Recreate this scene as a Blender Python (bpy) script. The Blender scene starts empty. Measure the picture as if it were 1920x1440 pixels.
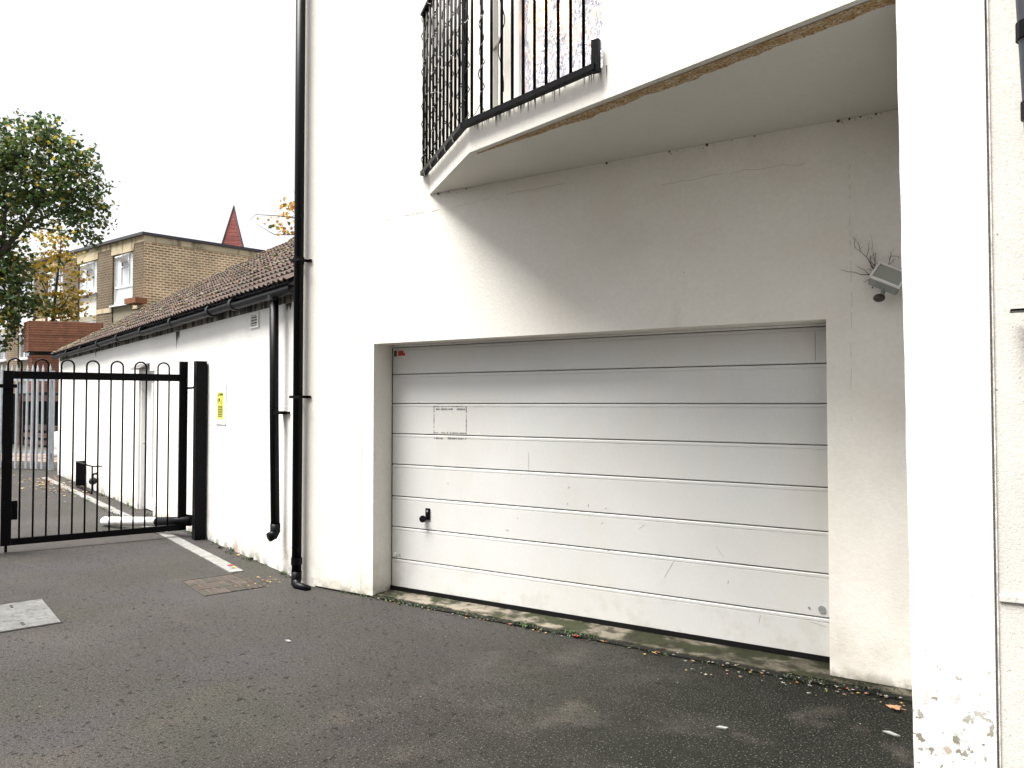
import bpy, bmesh, math, random
from mathutils import Vector, Matrix
R = math.radians
rnd = random.Random(7)
scene = bpy.context.scene
col = scene.collection

# ------------------------------------------------------------------ camera
cam_d = bpy.data.cameras.new('camera'); cam = bpy.data.objects.new('camera', cam_d); col.objects.link(cam)
cam.location = (0, 0, 1.6); cam.rotation_euler = (R(90 + 1.514), 0, R(31.3))
cam_d.sensor_width = 36; cam_d.lens = 36 * 1400 / 1920; cam_d.clip_start = .05; cam_d.clip_end = 1500
scene.camera = cam

# ------------------------------------------------------------------ sky, sun, exposure
SUN_EL, SUN_AZ = 67, 226            # azimuth measured clockwise from +Y
w = bpy.data.worlds.new('World'); scene.world = w; w.use_nodes = True
nt = w.node_tree; nt.nodes.clear()
sky = nt.nodes.new('ShaderNodeTexSky'); sky.sky_type = 'NISHITA'; sky.sun_disc = False
sky.sun_elevation = R(SUN_EL); sky.sun_rotation = R(SUN_AZ); sky.dust_density = 4; sky.air_density = 1
hs = nt.nodes.new('ShaderNodeHueSaturation'); hs.inputs['Saturation'].default_value = .25
mx = nt.nodes.new('ShaderNodeMix'); mx.data_type = 'RGBA'
mx.inputs['Factor'].default_value = .75; mx.inputs['B'].default_value = (3.75, 3.75, 3.8, 1)
bg = nt.nodes.new('ShaderNodeBackground'); bg.inputs['Strength'].default_value = .055
wo = nt.nodes.new('ShaderNodeOutputWorld')
L = nt.links.new
L(sky.outputs[0], hs.inputs['Color']); L(hs.outputs[0], mx.inputs['A']); L(mx.outputs['Result'], bg.inputs['Color']); L(bg.outputs[0], wo.inputs[0])
sd = bpy.data.lights.new('sun', 'SUN'); sd.energy = 2.3; sd.angle = R(36); sd.color = (1, .97, .92)
so = bpy.data.objects.new('sun', sd); col.objects.link(so)
az = R(SUN_AZ); el = R(SUN_EL)
to_sun = Vector((math.sin(az) * math.cos(el), math.cos(az) * math.cos(el), math.sin(el)))
so.rotation_euler = to_sun.to_track_quat('Z', 'Y').to_euler(); so.location = (0, -5, 20)
vs = scene.view_settings; scene.display_settings.display_device = 'sRGB'
vs.view_transform = 'Standard'; vs.look = 'None'; vs.gamma = 1; vs.exposure = 2.45; vs.use_curve_mapping = False
scene.render.engine = 'CYCLES'

# ------------------------------------------------------------------ helpers
def tag(o, label=None, cat=None, group=None, kind=None):
    if label: o['label'] = label
    if cat: o['category'] = cat
    if group: o['group'] = group
    if kind: o['kind'] = kind
    return o

def empty(name, loc=(0, 0, 0), rz=0, **k):
    o = bpy.data.objects.new(name, None); o.location = loc; o.rotation_euler = (0, 0, rz); o.empty_display_size = .1
    col.objects.link(o); return tag(o, **k)

class MB:
    def __init__(s): s.v = []; s.f = []; s.mi = []
    def add(s, vs, fs, mi=0):
        n = len(s.v); s.v += [tuple(p) for p in vs]; s.f += [tuple(i + n for i in f) for f in fs]; s.mi += [mi] * len(fs); return s
    def box(s, x0, y0, z0, x1, y1, z1, mi=0):
        v = [(x, y, z) for z in (z0, z1) for y in (y0, y1) for x in (x0, x1)]
        return s.add(v, [(0, 2, 3, 1), (4, 5, 7, 6), (0, 1, 5, 4), (2, 6, 7, 3), (0, 4, 6, 2), (1, 3, 7, 5)], mi)
    def obox(s, c, ax, ay, az, mi=0):   # centre and three half-axis vectors
        c, ax, ay, az = map(Vector, (c, ax, ay, az))
        v = [c + ax * i + ay * j + az * k for k in (-1, 1) for j in (-1, 1) for i in (-1, 1)]
        return s.add(v, [(0, 2, 3, 1), (4, 5, 7, 6), (0, 1, 5, 4), (2, 6, 7, 3), (0, 4, 6, 2), (1, 3, 7, 5)], mi)
    def beam(s, a, b, w, h, mi=0):      # rectangular bar from a to b
        a, b = Vector(a), Vector(b); d = (b - a); l = d.length; d.normalize()
        up = Vector((0, 0, 1)) if abs(d.z) < .95 else Vector((1, 0, 0))
        sx = d.cross(up).normalized(); sy = sx.cross(d)
        return s.obox((a + b) / 2, d * l / 2, sx * w / 2, sy * h / 2, mi)
    def prism(s, poly, z0, z1, mi=0):   # ccw polygon extruded in z
        n = len(poly)
        v = [(p[0], p[1], z0) for p in poly] + [(p[0], p[1], z1) for p in poly]
        f = [tuple(range(n - 1, -1, -1)), tuple(range(n, 2 * n))] + [(i, (i + 1) % n, (i + 1) % n + n, i + n) for i in range(n)]
        return s.add(v, f, mi)
    def tube(s, pts, r, n=8, cap=True, mi=0):
        pts = [Vector(p) for p in pts]; rr = r if isinstance(r, (list, tuple)) else [r] * len(pts)
        rings = []; prev = None
        for i, p in enumerate(pts):
            d = (pts[min(i + 1, len(pts) - 1)] - pts[max(i - 1, 0)]).normalized()
            if prev is None:
                a = Vector((0, 0, 1)) if abs(d.z) < .9 else Vector((1, 0, 0)); x = d.cross(a).normalized()
            else: x = (prev - d * prev.dot(d)).normalized()
            prev = x; y = d.cross(x)
            rings.append([p + (x * math.cos(2 * math.pi * k / n) + y * math.sin(2 * math.pi * k / n)) * rr[i] for k in range(n)])
        v = [q for g in rings for q in g]
        f = [(i * n + k, i * n + (k + 1) % n, (i + 1) * n + (k + 1) % n, (i + 1) * n + k) for i in range(len(pts) - 1) for k in range(n)]
        if cap: f += [tuple(range(n - 1, -1, -1)), tuple((len(pts) - 1) * n + k for k in range(n))]
        return s.add(v, f, mi)
    def ball(s, c, r, n=8, m=5, mi=0, sc=(1, 1, 1)):
        v = []; f = []
        for j in range(1, m):
            t = math.pi * j / m
            for k in range(n):
                a = 2 * math.pi * k / n
                v.append((c[0] + r * sc[0] * math.sin(t) * math.cos(a), c[1] + r * sc[1] * math.sin(t) * math.sin(a), c[2] + r * sc[2] * math.cos(t)))
        v += [(c[0], c[1], c[2] + r * sc[2]), (c[0], c[1], c[2] - r * sc[2])]; T = len(v) - 2
        for j in range(m - 2):
            for k in range(n): f.append((j * n + k, (j + 1) * n + k, (j + 1) * n + (k + 1) % n, j * n + (k + 1) % n))
        for k in range(n): f.append((T, k, (k + 1) % n)); f.append((T + 1, (m - 2) * n + (k + 1) % n, (m - 2) * n + k))
        return s.add(v, f, mi)
    def build(s, name, mats, parent=None, smooth=False, loc=None, bevel=0, **k):
        me = bpy.data.meshes.new(name); me.from_pydata(s.v, [], s.f)
        if not isinstance(mats, (list, tuple)): mats = [mats]
        for m in mats: me.materials.append(m)
        if len(mats) > 1: me.polygons.foreach_set('material_index', s.mi)
        if smooth: me.polygons.foreach_set('use_smooth', [True] * len(me.polygons))
        me.update()
        o = bpy.data.objects.new(name, me); col.objects.link(o)
        if loc: o.location = loc
        if parent: o.parent = parent
        if bevel:
            b = o.modifiers.new('bevel', 'BEVEL'); b.width = bevel; b.segments = 2; b.limit_method = 'ANGLE'
        return tag(o, **k)

def dup(o, parent=None, loc=None, rot=None, name=None):
    c = o.copy(); col.objects.link(c)
    if parent is not None: c.parent = parent
    if loc is not None: c.location = loc
    if rot is not None: c.rotation_euler = rot
    return c
def dup_tree(o, parent=None):
    c = o.copy(); col.objects.link(c); c.parent = parent
    for ch in [x for x in bpy.data.objects if x.parent == o]: dup_tree(ch, c)
    return c

# ------------------------------------------------------------------ materials
def hexc(c): return (*c, 1)
def mat(name, base, rough=.8, var=.12, scale=3, fine=60, finevar=.05, bump=0, bscale=80, metal=0, layers=(), lines=(), rand=0, spec=.5, coat=0):
    m = bpy.data.materials.new(name); m.use_nodes = True; t = m.node_tree; N = t.nodes; Lk = t.links.new
    b = N['Principled BSDF']; b.inputs['Roughness'].default_value = rough; b.inputs['Metallic'].default_value = metal
    b.inputs['Specular IOR Level'].default_value = spec
    if coat: b.inputs['Coat Weight'].default_value = coat
    geo = N.new('ShaderNodeNewGeometry')
    def noise(sc, det=4, stretch=None, rg=.6):
        n = N.new('ShaderNodeTexNoise'); n.inputs['Scale'].default_value = sc; n.inputs['Detail'].default_value = det; n.inputs['Roughness'].default_value = rg
        if stretch:
            mp = N.new('ShaderNodeMapping'); mp.inputs['Scale'].default_value = stretch; Lk(geo.outputs['Position'], mp.inputs[0]); Lk(mp.outputs[0], n.inputs['Vector'])
        else: Lk(geo.outputs['Position'], n.inputs['Vector'])
        return n.outputs[0]
    def mr(src, a, c, x=0, y=1):
        n = N.new('ShaderNodeMapRange'); n.inputs[1].default_value = a; n.inputs[2].default_value = c; n.inputs[3].default_value = x; n.inputs[4].default_value = y; Lk(src, n.inputs[0]); return n.outputs[0]
    def math_(op, a, c):
        n = N.new('ShaderNodeMath'); n.operation = op
        for i, q in enumerate((a, c)):
            if isinstance(q, (int, float)): n.inputs[i].default_value = q
            else: Lk(q, n.inputs[i])
        return n.outputs[0]
    v1 = mr(noise(scale), .3, .7, 1 - var, 1 + var); v2 = mr(noise(fine, 2), .3, .7, 1 - finevar, 1 + finevar)
    f = math_('MULTIPLY', v1, v2)
    if rand:
        oi = N.new('ShaderNodeObjectInfo'); f = math_('MULTIPLY', f, mr(oi.outputs['Random'], 0, 1, 1 - rand, 1 + rand))
    vm = N.new('ShaderNodeVectorMath'); vm.operation = 'SCALE'; vm.inputs[0].default_value = base; Lk(f, vm.inputs['Scale'])
    cur = vm.outputs[0]
    sep = None
    for ly in layers:
        if ly.get('vor'):
            vo = N.new('ShaderNodeTexVoronoi'); vo.inputs['Scale'].default_value = ly['scale']; vo.inputs['Randomness'].default_value = 1
            Lk(geo.outputs['Position'], vo.inputs['Vector']); k = mr(vo.outputs['Distance'], ly['hi'], ly['lo'])
        else: k = mr(noise(ly['scale'], ly.get('det', 5), ly.get('stretch'), ly.get('rg', .6)), ly['lo'], ly['hi'])
        k = math_('MULTIPLY', k, ly.get('amt', 1))
        for ax, a0, a1 in ly.get('ranges', ()):       # fades from 1 at a0 to 0 at a1
            if sep is None:
                sep = N.new('ShaderNodeSeparateXYZ'); Lk(geo.outputs['Position'], sep.inputs[0])
            k = math_('MULTIPLY', k, mr(sep.outputs[ax], a0, a1, 1, 0))
        mxn = N.new('ShaderNodeMix'); mxn.data_type = 'RGBA'; Lk(k, mxn.inputs['Factor']); Lk(cur, mxn.inputs['A']); mxn.inputs['B'].default_value = hexc(ly['col'])
        cur = mxn.outputs['Result']
    Lk(cur, b.inputs['Base Color'])
    if bump:
        bp = N.new('ShaderNodeBump'); bp.inputs['Strength'].default_value = 1; bp.inputs['Distance'].default_value = bump
        Lk(noise(bscale, 4), bp.inputs['Height']); Lk(bp.outputs[0], b.inputs['Normal'])
    return m

BLACKD = (.03, .028, .025)
# each wall paint carries its own stains
M_render = mat('white_render', (.80, .775, .718), .85, .05, .7, 35, .03, bump=.0016, bscale=60, layers=[
    dict(col=(.55, .50, .40), scale=.9, lo=.52, hi=.75, amt=.30),
    dict(col=(.70, .62, .56), scale=2.3, lo=.5, hi=.7, amt=.22),
    dict(col=(.50, .46, .37), scale=5, lo=.40, hi=.62, amt=.75, ranges=[(2, .0, .34)]),
    dict(col=(.56, .51, .44), scale=2.2, stretch=(1, 1, .5), lo=.5, hi=.66, amt=.5, ranges=[(2, .1, 1.1)]),
    dict(col=(.14, .13, .09), scale=9, lo=.44, hi=.6, amt=.85, ranges=[(2, .0, .09)]),
    dict(col=(.2, .17, .13), scale=28, lo=.72, hi=.76, amt=.8),
    dict(col=(.33, .30, .27), scale=1.3, stretch=(1, 1, .12), lo=.66, hi=.74, amt=.35)])
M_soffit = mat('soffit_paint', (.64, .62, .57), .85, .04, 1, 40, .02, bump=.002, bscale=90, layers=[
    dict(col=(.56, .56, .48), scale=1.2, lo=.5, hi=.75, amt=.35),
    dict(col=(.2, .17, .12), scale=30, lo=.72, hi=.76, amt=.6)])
M_rustline = mat('algae_stain', (.56, .47, .32), .95, .1, 4, 60, .1, layers=[
    dict(col=(.34, .19, .06), scale=22, lo=.38, hi=.60, amt=.85), dict(col=(.16, .09, .035), scale=75, lo=.48, hi=.58, amt=.85)])
M_pier = mat('pier_paint', (.86, .85, .82), .8, .03, 1.5, 50, .03, bump=.0014, bscale=90, layers=[
    dict(col=(.60, .56, .47), scale=4, lo=.5, hi=.7, amt=.5, ranges=[(2, .1, .8)]),
    dict(col=(.27, .25, .20), scale=17, lo=.612, hi=.624, amt=1, ranges=[(2, .38, .58)], rg=.55),
    dict(col=(.27, .25, .20), scale=30, lo=.66, hi=.67, amt=.9, ranges=[(2, .5, .8)], rg=.55),
    dict(col=(.34, .22, .12), scale=11, lo=.64, hi=.66, amt=.9, ranges=[(2, .2, .6)]),
    dict(col=(.3, .28, .25), scale=40, lo=.7, hi=.73, amt=.8)])
M_beige = mat('roughcast', (.76, .73, .68), .95, .06, 2, 90, .10, bump=.0012, bscale=110, layers=[
    dict(col=(.50, .47, .44), scale=1.6, lo=.5, hi=.75, amt=.5), dict(col=(.12, .1, .08), scale=70, lo=.66, hi=.7, amt=.8)])
M_nbr = mat('whitewash', (.84, .83, .80), .88, .03, 2, 40, .03, bump=.006, bscale=45, layers=[
    dict(col=(.46, .43, .37), scale=2.6, lo=.40, hi=.62, amt=.75, ranges=[(2, .05, .65)]),
    dict(col=(.17, .16, .12), scale=7, lo=.42, hi=.58, amt=.9, ranges=[(2, .0, .14)]),
    dict(col=(.42, .30, .22), scale=3.2, lo=.56, hi=.66, amt=.6, ranges=[(2, .1, .4)]),
    dict(col=(.16, .15, .13), scale=24, lo=.72, hi=.75, amt=.8)])
M_black = mat('black_paint', (.003, .003, .004), .42, spec=.09, var=.2, scale=8, fine=60, finevar=.2, bump=.0008, bscale=90, layers=[dict(col=(.018, .018, .022), scale=25, lo=.62, hi=.7, amt=.6)])
M_plastic = mat('black_plastic', (.003, .003, .004), .38, .2, 5, spec=.12, layers=[dict(col=(.03, .03, .03), scale=18, stretch=(1, 1, .3), lo=.66, hi=.7, amt=.6)])
M_gutter = mat('weathered_gutter', (.010, .012, .014), .5, .3, 6, spec=.3, layers=[dict(col=(.035, .04, .042), scale=9, lo=.5, hi=.7, amt=.5)])
M_door = mat('door_paint', (.64, .64, .625), .45, .05, .9, 40, .02, bump=.0006, bscale=25, layers=[
    dict(col=(.60, .575, .51), scale=1.7, lo=.5, hi=.75, amt=.4),
    dict(col=(.42, .36, .27), scale=7, lo=.5, hi=.66, amt=.45, ranges=[(2, .0, .35)]),
    dict(col=(.62, .59, .52), scale=3, stretch=(1, 1, .2), lo=.52, hi=.7, amt=.35),
    dict(col=(.11, .1, .09), scale=19, lo=.725, hi=.74, amt=.9)])
M_dark = mat('dark_gap', (.015, .014, .013), .8)
M_rubber = mat('rubber_seal', (.006, .006, .006), .7, spec=.15)
M_concrete = mat('concrete', (.17, .15, .12), .9, spec=.12, var=.2, scale=6, fine=60, finevar=.15, bump=.004, bscale=60, layers=[
    dict(col=(.026, .030, .014), scale=3.6, lo=.45, hi=.55, amt=.95),
    dict(col=(.02, .02, .015), scale=9, lo=.5, hi=.62, amt=.8),
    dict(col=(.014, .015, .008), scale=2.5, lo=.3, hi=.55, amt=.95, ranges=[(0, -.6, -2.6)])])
M_kerb = mat('kerb_concrete', (.16, .16, .155), .9, .15, 5, 60, .12, bump=.003, layers=[dict(col=(.12, .12, .08), scale=6, lo=.52, hi=.66, amt=.8), dict(col=(.26, .26, .26), scale=11, lo=.56, hi=.64, amt=.6)])
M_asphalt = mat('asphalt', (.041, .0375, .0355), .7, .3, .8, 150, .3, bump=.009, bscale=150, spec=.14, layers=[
    dict(col=(.035, .035, .028), scale=.7, lo=.44, hi=.62, amt=.8),
    dict(col=(.042, .037, .042), scale=1.1, lo=.50, hi=.66, amt=.7),
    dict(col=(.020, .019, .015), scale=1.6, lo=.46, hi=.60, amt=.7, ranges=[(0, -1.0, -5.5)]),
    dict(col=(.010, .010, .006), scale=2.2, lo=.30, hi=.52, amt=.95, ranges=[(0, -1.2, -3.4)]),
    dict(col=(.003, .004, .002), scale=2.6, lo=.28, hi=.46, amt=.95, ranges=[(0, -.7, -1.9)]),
    dict(col=(.055, .048, .040), scale=2.4, lo=.57, hi=.68, amt=.55, det=9),
    dict(col=(.11, .10, .09), scale=90, lo=.60, hi=.66, amt=.75, det=2),
    dict(col=(.008, .007, .006), scale=60, lo=.56, hi=.62, amt=.8, det=3),
    dict(col=(.008, .007, .006), scale=20, lo=.61, hi=.64, amt=.9, det=4),
    dict(col=(.22, .21, .19), scale=34, lo=.75, hi=.76, amt=.8)])
M_tile = mat('roof_tile', (.072, .047, .039), .92, .25, 5, 50, .2, bump=.004, bscale=50, rand=.3, layers=[
    dict(col=(.20, .18, .14), scale=7, lo=.58, hi=.66, amt=.7), dict(col=(.05, .045, .035), scale=3.5, lo=.5, hi=.66, amt=.75)])
M_fascia = mat('weathered_fascia', (.30, .28, .24), .9, .2, 4, layers=[dict(col=(.03, .03, .03), scale=5, stretch=(2, 2, .3), lo=.44, hi=.56, amt=.95)])
M_upvc = mat('white_upvc', (.80, .81, .82), .35, .02)
M_white = mat('white_paint', (.80, .79, .77), .6, .05, layers=[dict(col=(.35, .3, .24), scale=6, lo=.6, hi=.7, amt=.5)])
M_galv = mat('galvanised_steel', (.42, .46, .49), .45, .12, 6, 60, .1, metal=.35, rand=.08)
M_yellow = mat('sign_yellow', (.70, .66, .07), .5, .02)
M_ink = mat('sign_ink', (.08, .07, .01), .6)
M_red = mat('red_sticker', (.42, .02, .02), .5)
M_grime = mat('sticker_residue', (.24, .235, .22), .9, .3, 60, 120, .3)
M_clad = mat('timber_cladding', (.20, .085, .047), .8, .2, 4, 50, .12, rand=.18, bump=.002, layers=[dict(col=(.09, .035, .02), scale=6, stretch=(1, 1, 4), lo=.55, hi=.7, amt=.6)])
M_band = mat('cream_concrete', (.52, .44, .30), .9, .1, 1, 20, .1, layers=[dict(col=(.13, .10, .06), scale=2.2, stretch=(1, 1, .25), lo=.52, hi=.64, amt=.8)])
M_span = mat('spandrel_render', (.30, .28, .21), .9, .12, 1, 20, .08)
M_cap = mat('roof_felt_cap', (.06, .06, .07), .8)
M_bark = mat('bark', (.075, .06, .05), .95, .3, 3)
M_twig = mat('dead_twig', (.12, .08, .055), .95, .3, 30)
M_grey = mat('grey_alloy', (.30, .31, .31), .5, .15, 12, metal=.2)
M_brown = mat('brown_plastic', (.06, .04, .035), .4)
M_timber = mat('old_timber', (.16, .10, .08), .9, .3, 3, rand=.3)
M_bag = mat('white_sack', (.75, .73, .76), .7, .1, 6, bump=.02, bscale=8)
M_pave = mat('paving_brick', (.17, .125, .10), .9, .2, 3, rand=.3)
M_soil = mat('soil', (.07, .06, .04), .95, .3, 4)
M_ibrick = mat('cover_brick', (.052, .038, .032), .9, .25, 14, 90, .3, rand=.25, bump=.004, spec=.25, layers=[dict(col=(.035, .034, .028), scale=5, lo=.42, hi=.6, amt=.9)])
M_steel = mat('galvanised_plate', (.15, .15, .145), .42, .22, 7, 60, .2, metal=.3, bump=.003, bscale=40, layers=[dict(col=(.075, .075, .07), scale=14, lo=.5, hi=.6, amt=.8)])
M_terra = mat('terracotta', (.24, .10, .045), .9, .2, 8)
def simple(name, c, r=.6): return mat(name, c, r, .15, 6, 40, .1)
def leafm(name, c):
    m = simple(name, c); t = m.node_tree; b = t.nodes['Principled BSDF']; tr = t.nodes.new('ShaderNodeBsdfTranslucent'); ms = t.nodes.new('ShaderNodeMixShader'); ms.inputs[0].default_value = .4
    src = b.inputs['Base Color'].links[0].from_socket; t.links.new(src, tr.inputs[0]); t.links.new(b.outputs[0], ms.inputs[1]); t.links.new(tr.outputs[0], ms.inputs[2]); t.links.new(ms.outputs[0], t.nodes['Material Output'].inputs[0]); return m
M_leafs = [leafm('leaf_green', (.075, .13, .035)), leafm('leaf_dark', (.035, .07, .025)), leafm('leaf_olive', (.13, .15, .045)), leafm('leaf_yellow', (.52, .38, .05)), leafm('leaf_orange', (.48, .24, .06))]
M_weed = [simple('weed_green', (.035, .07, .015)), simple('weed_dark', (.010, .018, .005)), simple('litter_yellow', (.24, .17, .04)), simple('litter_orange', (.20, .075, .03)), simple('litter_tan', (.16, .10, .06)), simple('litter_pale', (.20, .19, .16))]
M_dleaf = simple('dry_maple_leaf', (.30, .16, .08)); M_rleaf = simple('red_leaf', (.30, .03, .02)); M_scrap = simple('scrap', (.20, .20, .19))
M_bulb = mat('clear_bulb', (.6, .62, .66), .15)

def brickmat(name, c1, c2, mortar, bw=.225, bh=.075, ms=.012):
    m = bpy.data.materials.new(name); m.use_nodes = True; t = m.node_tree; N = t.nodes; Lk = t.links.new; b = N['Principled BSDF']; b.inputs['Roughness'].default_value = .9
    tc = N.new('ShaderNodeTexCoord'); sp = N.new('ShaderNodeSeparateXYZ'); Lk(tc.outputs['Object'], sp.inputs[0])
    ad = N.new('ShaderNodeMath'); ad.operation = 'ADD'; Lk(sp.outputs[0], ad.inputs[0]); Lk(sp.outputs[1], ad.inputs[1])
    cb = N.new('ShaderNodeCombineXYZ'); Lk(ad.outputs[0], cb.inputs[0]); Lk(sp.outputs[2], cb.inputs[1])
    br = N.new('ShaderNodeTexBrick'); br.inputs['Scale'].default_value = 1; br.inputs['Brick Width'].default_value = bw; br.inputs['Row Height'].default_value = bh
    br.inputs['Mortar Size'].default_value = ms; br.inputs['Color1'].default_value = hexc(c1); br.inputs['Color2'].default_value = hexc(c2); br.inputs['Mortar'].default_value = hexc(mortar); br.inputs['Bias'].default_value = .1
    Lk(cb.outputs[0], br.inputs['Vector'])
    n = N.new('ShaderNodeTexNoise'); n.inputs['Scale'].default_value = .9; n.inputs['Detail'].default_value = 6; Lk(tc.outputs['Object'], n.inputs['Vector'])
    mrr = N.new('ShaderNodeMapRange'); mrr.inputs[1].default_value = .3; mrr.inputs[2].default_value = .7; mrr.inputs[3].default_value = .7; mrr.inputs[4].default_value = 1.2; Lk(n.outputs[0], mrr.inputs[0])
    vm = N.new('ShaderNodeVectorMath'); vm.operation = 'SCALE'; Lk(br.outputs['Color'], vm.inputs[0]); Lk(mrr.outputs[0], vm.inputs['Scale'])
    Lk(vm.outputs[0], b.inputs['Base Color'])
    bp = N.new('ShaderNodeBump'); bp.inputs['Distance'].default_value = -.01; Lk(br.outputs['Fac'], bp.inputs['Height']); Lk(bp.outputs[0], b.inputs['Normal'])
    return m
M_brick = brickmat('stock_brick', (.50, .29, .145), (.30, .15, .075), (.78, .66, .46), .30, .11, .030)
M_brickd = brickmat('stock_brick_front', (.15, .10, .06), (.10, .068, .042), (.20, .16, .105), .30, .11, .022)
M_spiretile = brickmat('spire_tile', (.31, .085, .065), (.25, .065, .052), (.19, .06, .05), .2, .13, .02)

def glassmat(name, c, r=.05):
    m = bpy.data.materials.new(name); m.use_nodes = True; b = m.node_tree.nodes['Principled BSDF']
    b.inputs['Base Color'].default_value = hexc(c); b.inputs['Roughness'].default_value = r; b.inputs['Specular IOR Level'].default_value = 1; b.inputs['Coat Weight'].default_value = 1; b.inputs['Coat Roughness'].default_value = .03
    return m
M_pane = glassmat('window_pane', (.62, .68, .74)); M_paned = glassmat('dark_pane', (.10, .11, .12)); M_lampglass = glassmat('lamp_glass', (.32, .34, .31), .2)  # window_pane: pale base colour carries the bright sky reflection

def foilmat():
    m = bpy.data.materials.new('foil_curtain'); m.use_nodes = True; t = m.node_tree; N = t.nodes; Lk = t.links.new; b = N['Principled BSDF']
    g = N.new('ShaderNodeNewGeometry')
    mp = N.new('ShaderNodeMapping'); mp.inputs['Scale'].default_value = (1, 1, .45); Lk(g.outputs['Position'], mp.inputs[0])
    n = N.new('ShaderNodeTexNoise'); n.inputs['Scale'].default_value = 38; n.inputs['Detail'].default_value = 5; n.inputs['Distortion'].default_value = 2; Lk(mp.outputs[0], n.inputs['Vector'])
    cr = N.new('ShaderNodeValToRGB'); e = cr.color_ramp.elements
    e[0].position = .34; e[0].color = (.30, .31, .44, 1); e[1].position = .5; e[1].color = (.72, .72, .78, 1)
    a = cr.color_ramp.elements.new(.62); a.color = (.85, .80, .78, 1); a = cr.color_ramp.elements.new(.70); a.color = (.60, .14, .08, 1)
    Lk(n.outputs[0], cr.inputs[0]); Lk(cr.outputs[0], b.inputs['Base Color']); b.inputs['Roughness'].default_value = .3; b.inputs['Metallic'].default_value = .3
    n2 = N.new('ShaderNodeTexNoise'); n2.inputs['Scale'].default_value = 14; n2.inputs['Detail'].default_value = 3; Lk(mp.outputs[0], n2.inputs['Vector'])
    sp = N.new('ShaderNodeSeparateXYZ'); Lk(g.outputs['Position'], sp.inputs[0])
    def mr(s, a, c):
        q = N.new('ShaderNodeMapRange'); q.inputs[1].default_value = a; q.inputs[2].default_value = c; Lk(s, q.inputs[0]); return q.outputs[0]
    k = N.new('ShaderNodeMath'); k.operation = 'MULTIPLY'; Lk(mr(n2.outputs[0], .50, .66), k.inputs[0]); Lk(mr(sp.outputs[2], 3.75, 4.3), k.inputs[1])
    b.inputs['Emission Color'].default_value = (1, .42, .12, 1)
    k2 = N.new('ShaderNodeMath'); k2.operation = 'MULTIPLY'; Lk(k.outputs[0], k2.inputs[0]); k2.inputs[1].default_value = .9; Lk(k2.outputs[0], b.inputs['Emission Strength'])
    bp = N.new('ShaderNodeBump'); bp.inputs['Distance'].default_value = .02; Lk(n.outputs[0], bp.inputs['Height']); Lk(bp.outputs[0], b.inputs['Normal'])
    return m
M_foil = foilmat()

# ------------------------------------------------------------------ the ground
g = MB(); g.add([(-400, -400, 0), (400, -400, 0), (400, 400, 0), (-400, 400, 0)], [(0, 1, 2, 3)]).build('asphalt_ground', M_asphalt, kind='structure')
# paved yard beyond the palisade fence
root = empty('yard_paving', (-24.5, 11.2, 0), R(20), kind='structure')
MB().add([(-6, -1.6, .004), (6.2, -1.6, .004), (6.2, 6, .004), (-6, 6, .004)], [(0, 1, 2, 3)]).build('soil_bed', M_soil, root)
pb = MB().box(-.24, -.17, .006, .24, .17, .03).build('paving_slab', M_pave, root, loc=(-3.6, -1.3, 0))
for i in range(16):
    for j in range(9):
        if i == j == 0: continue
        dup(pb, loc=(-3.6 + i * .5 + (j % 2) * .24, -1.3 + j * .36, rnd.uniform(-.006, .004)), rot=(0, 0, rnd.uniform(-.03, .03)))

# concrete threshold in front of the garage
slab = MB()
xs = [-4.9 + i * .235 for i in range(21)]
top = [(x, 4.772 - (x + 4.9) * .034 + rnd.uniform(-.006, .006)) for x in xs]
slab.prism(top + [(-.2, 4.97), (-4.9, 4.97)], -.1, .018)
slab.build('concrete_threshold', M_concrete, kind='structure')
# open joint of bitumen along the threshold, with a raised lip
j = MB()
for a, b in zip(top[:-1], top[1:]):
    j.beam((a[0], a[1] - .03, .004), (b[0], b[1] - .03, .004), .052, .014)
j.build('bitumen_joint', mat('bitumen', (.007, .007, .006), .9, .3, 10, spec=.2, layers=[dict(col=(.02, .025, .01), scale=8, lo=.55, hi=.66, amt=.8)]), kind='structure')
# ------------------------------------------------------------------ garage building
GX0, GXL, GXR = -5.15, -4.22, -.70
gar = empty('garage_building', (-2.7, 4.72, 0), 0, label='white rendered garage building with jutting upper storey and wide pale door', cat='building')
def G(mb, name, m, parent=None, **k):     # build in world coordinates, shifted into the building's frame
    off = gar.location; mb.v = [(x - off.x, y - off.y, z - off.z) for x, y, z in mb.v]
    return mb.build(name, m, parent or gar, **k)
def wall_cells(mb, xs, zs, holes, y0, y1):
    nx, nz = len(xs) - 1, len(zs) - 1
    solid = lambda i, k: 0 <= i < nx and 0 <= k < nz and (i, k) not in holes
    for i in range(nx):
        for k in range(nz):
            if not solid(i, k): continue
            x0, x1, z0, z1 = xs[i], xs[i + 1], zs[k], zs[k + 1]
            mb.add([(x0, y0, z0), (x1, y0, z0), (x1, y0, z1), (x0, y0, z1)], [(0, 1, 2, 3)])
            mb.add([(x0, y1, z0), (x1, y1, z0), (x1, y1, z1), (x0, y1, z1)], [(3, 2, 1, 0)])
            if not solid(i - 1, k): mb.add([(x0, y0, z0), (x0, y0, z1), (x0, y1, z1), (x0, y1, z0)], [(0, 1, 2, 3)])
            if not solid(i + 1, k): mb.add([(x1, y0, z0), (x1, y1, z0), (x1, y1, z1), (x1, y0, z1)], [(0, 1, 2, 3)])
            if not solid(i, k - 1): mb.add([(x0, y0, z0), (x0, y1, z0), (x1, y1, z0), (x1, y0, z0)], [(0, 1, 2, 3)])
            if not solid(i, k + 1): mb.add([(x0, y0, z1), (x1, y0, z1), (x1, y1, z1), (x0, y1, z1)], [(0, 1, 2, 3)])
    return mb
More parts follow.
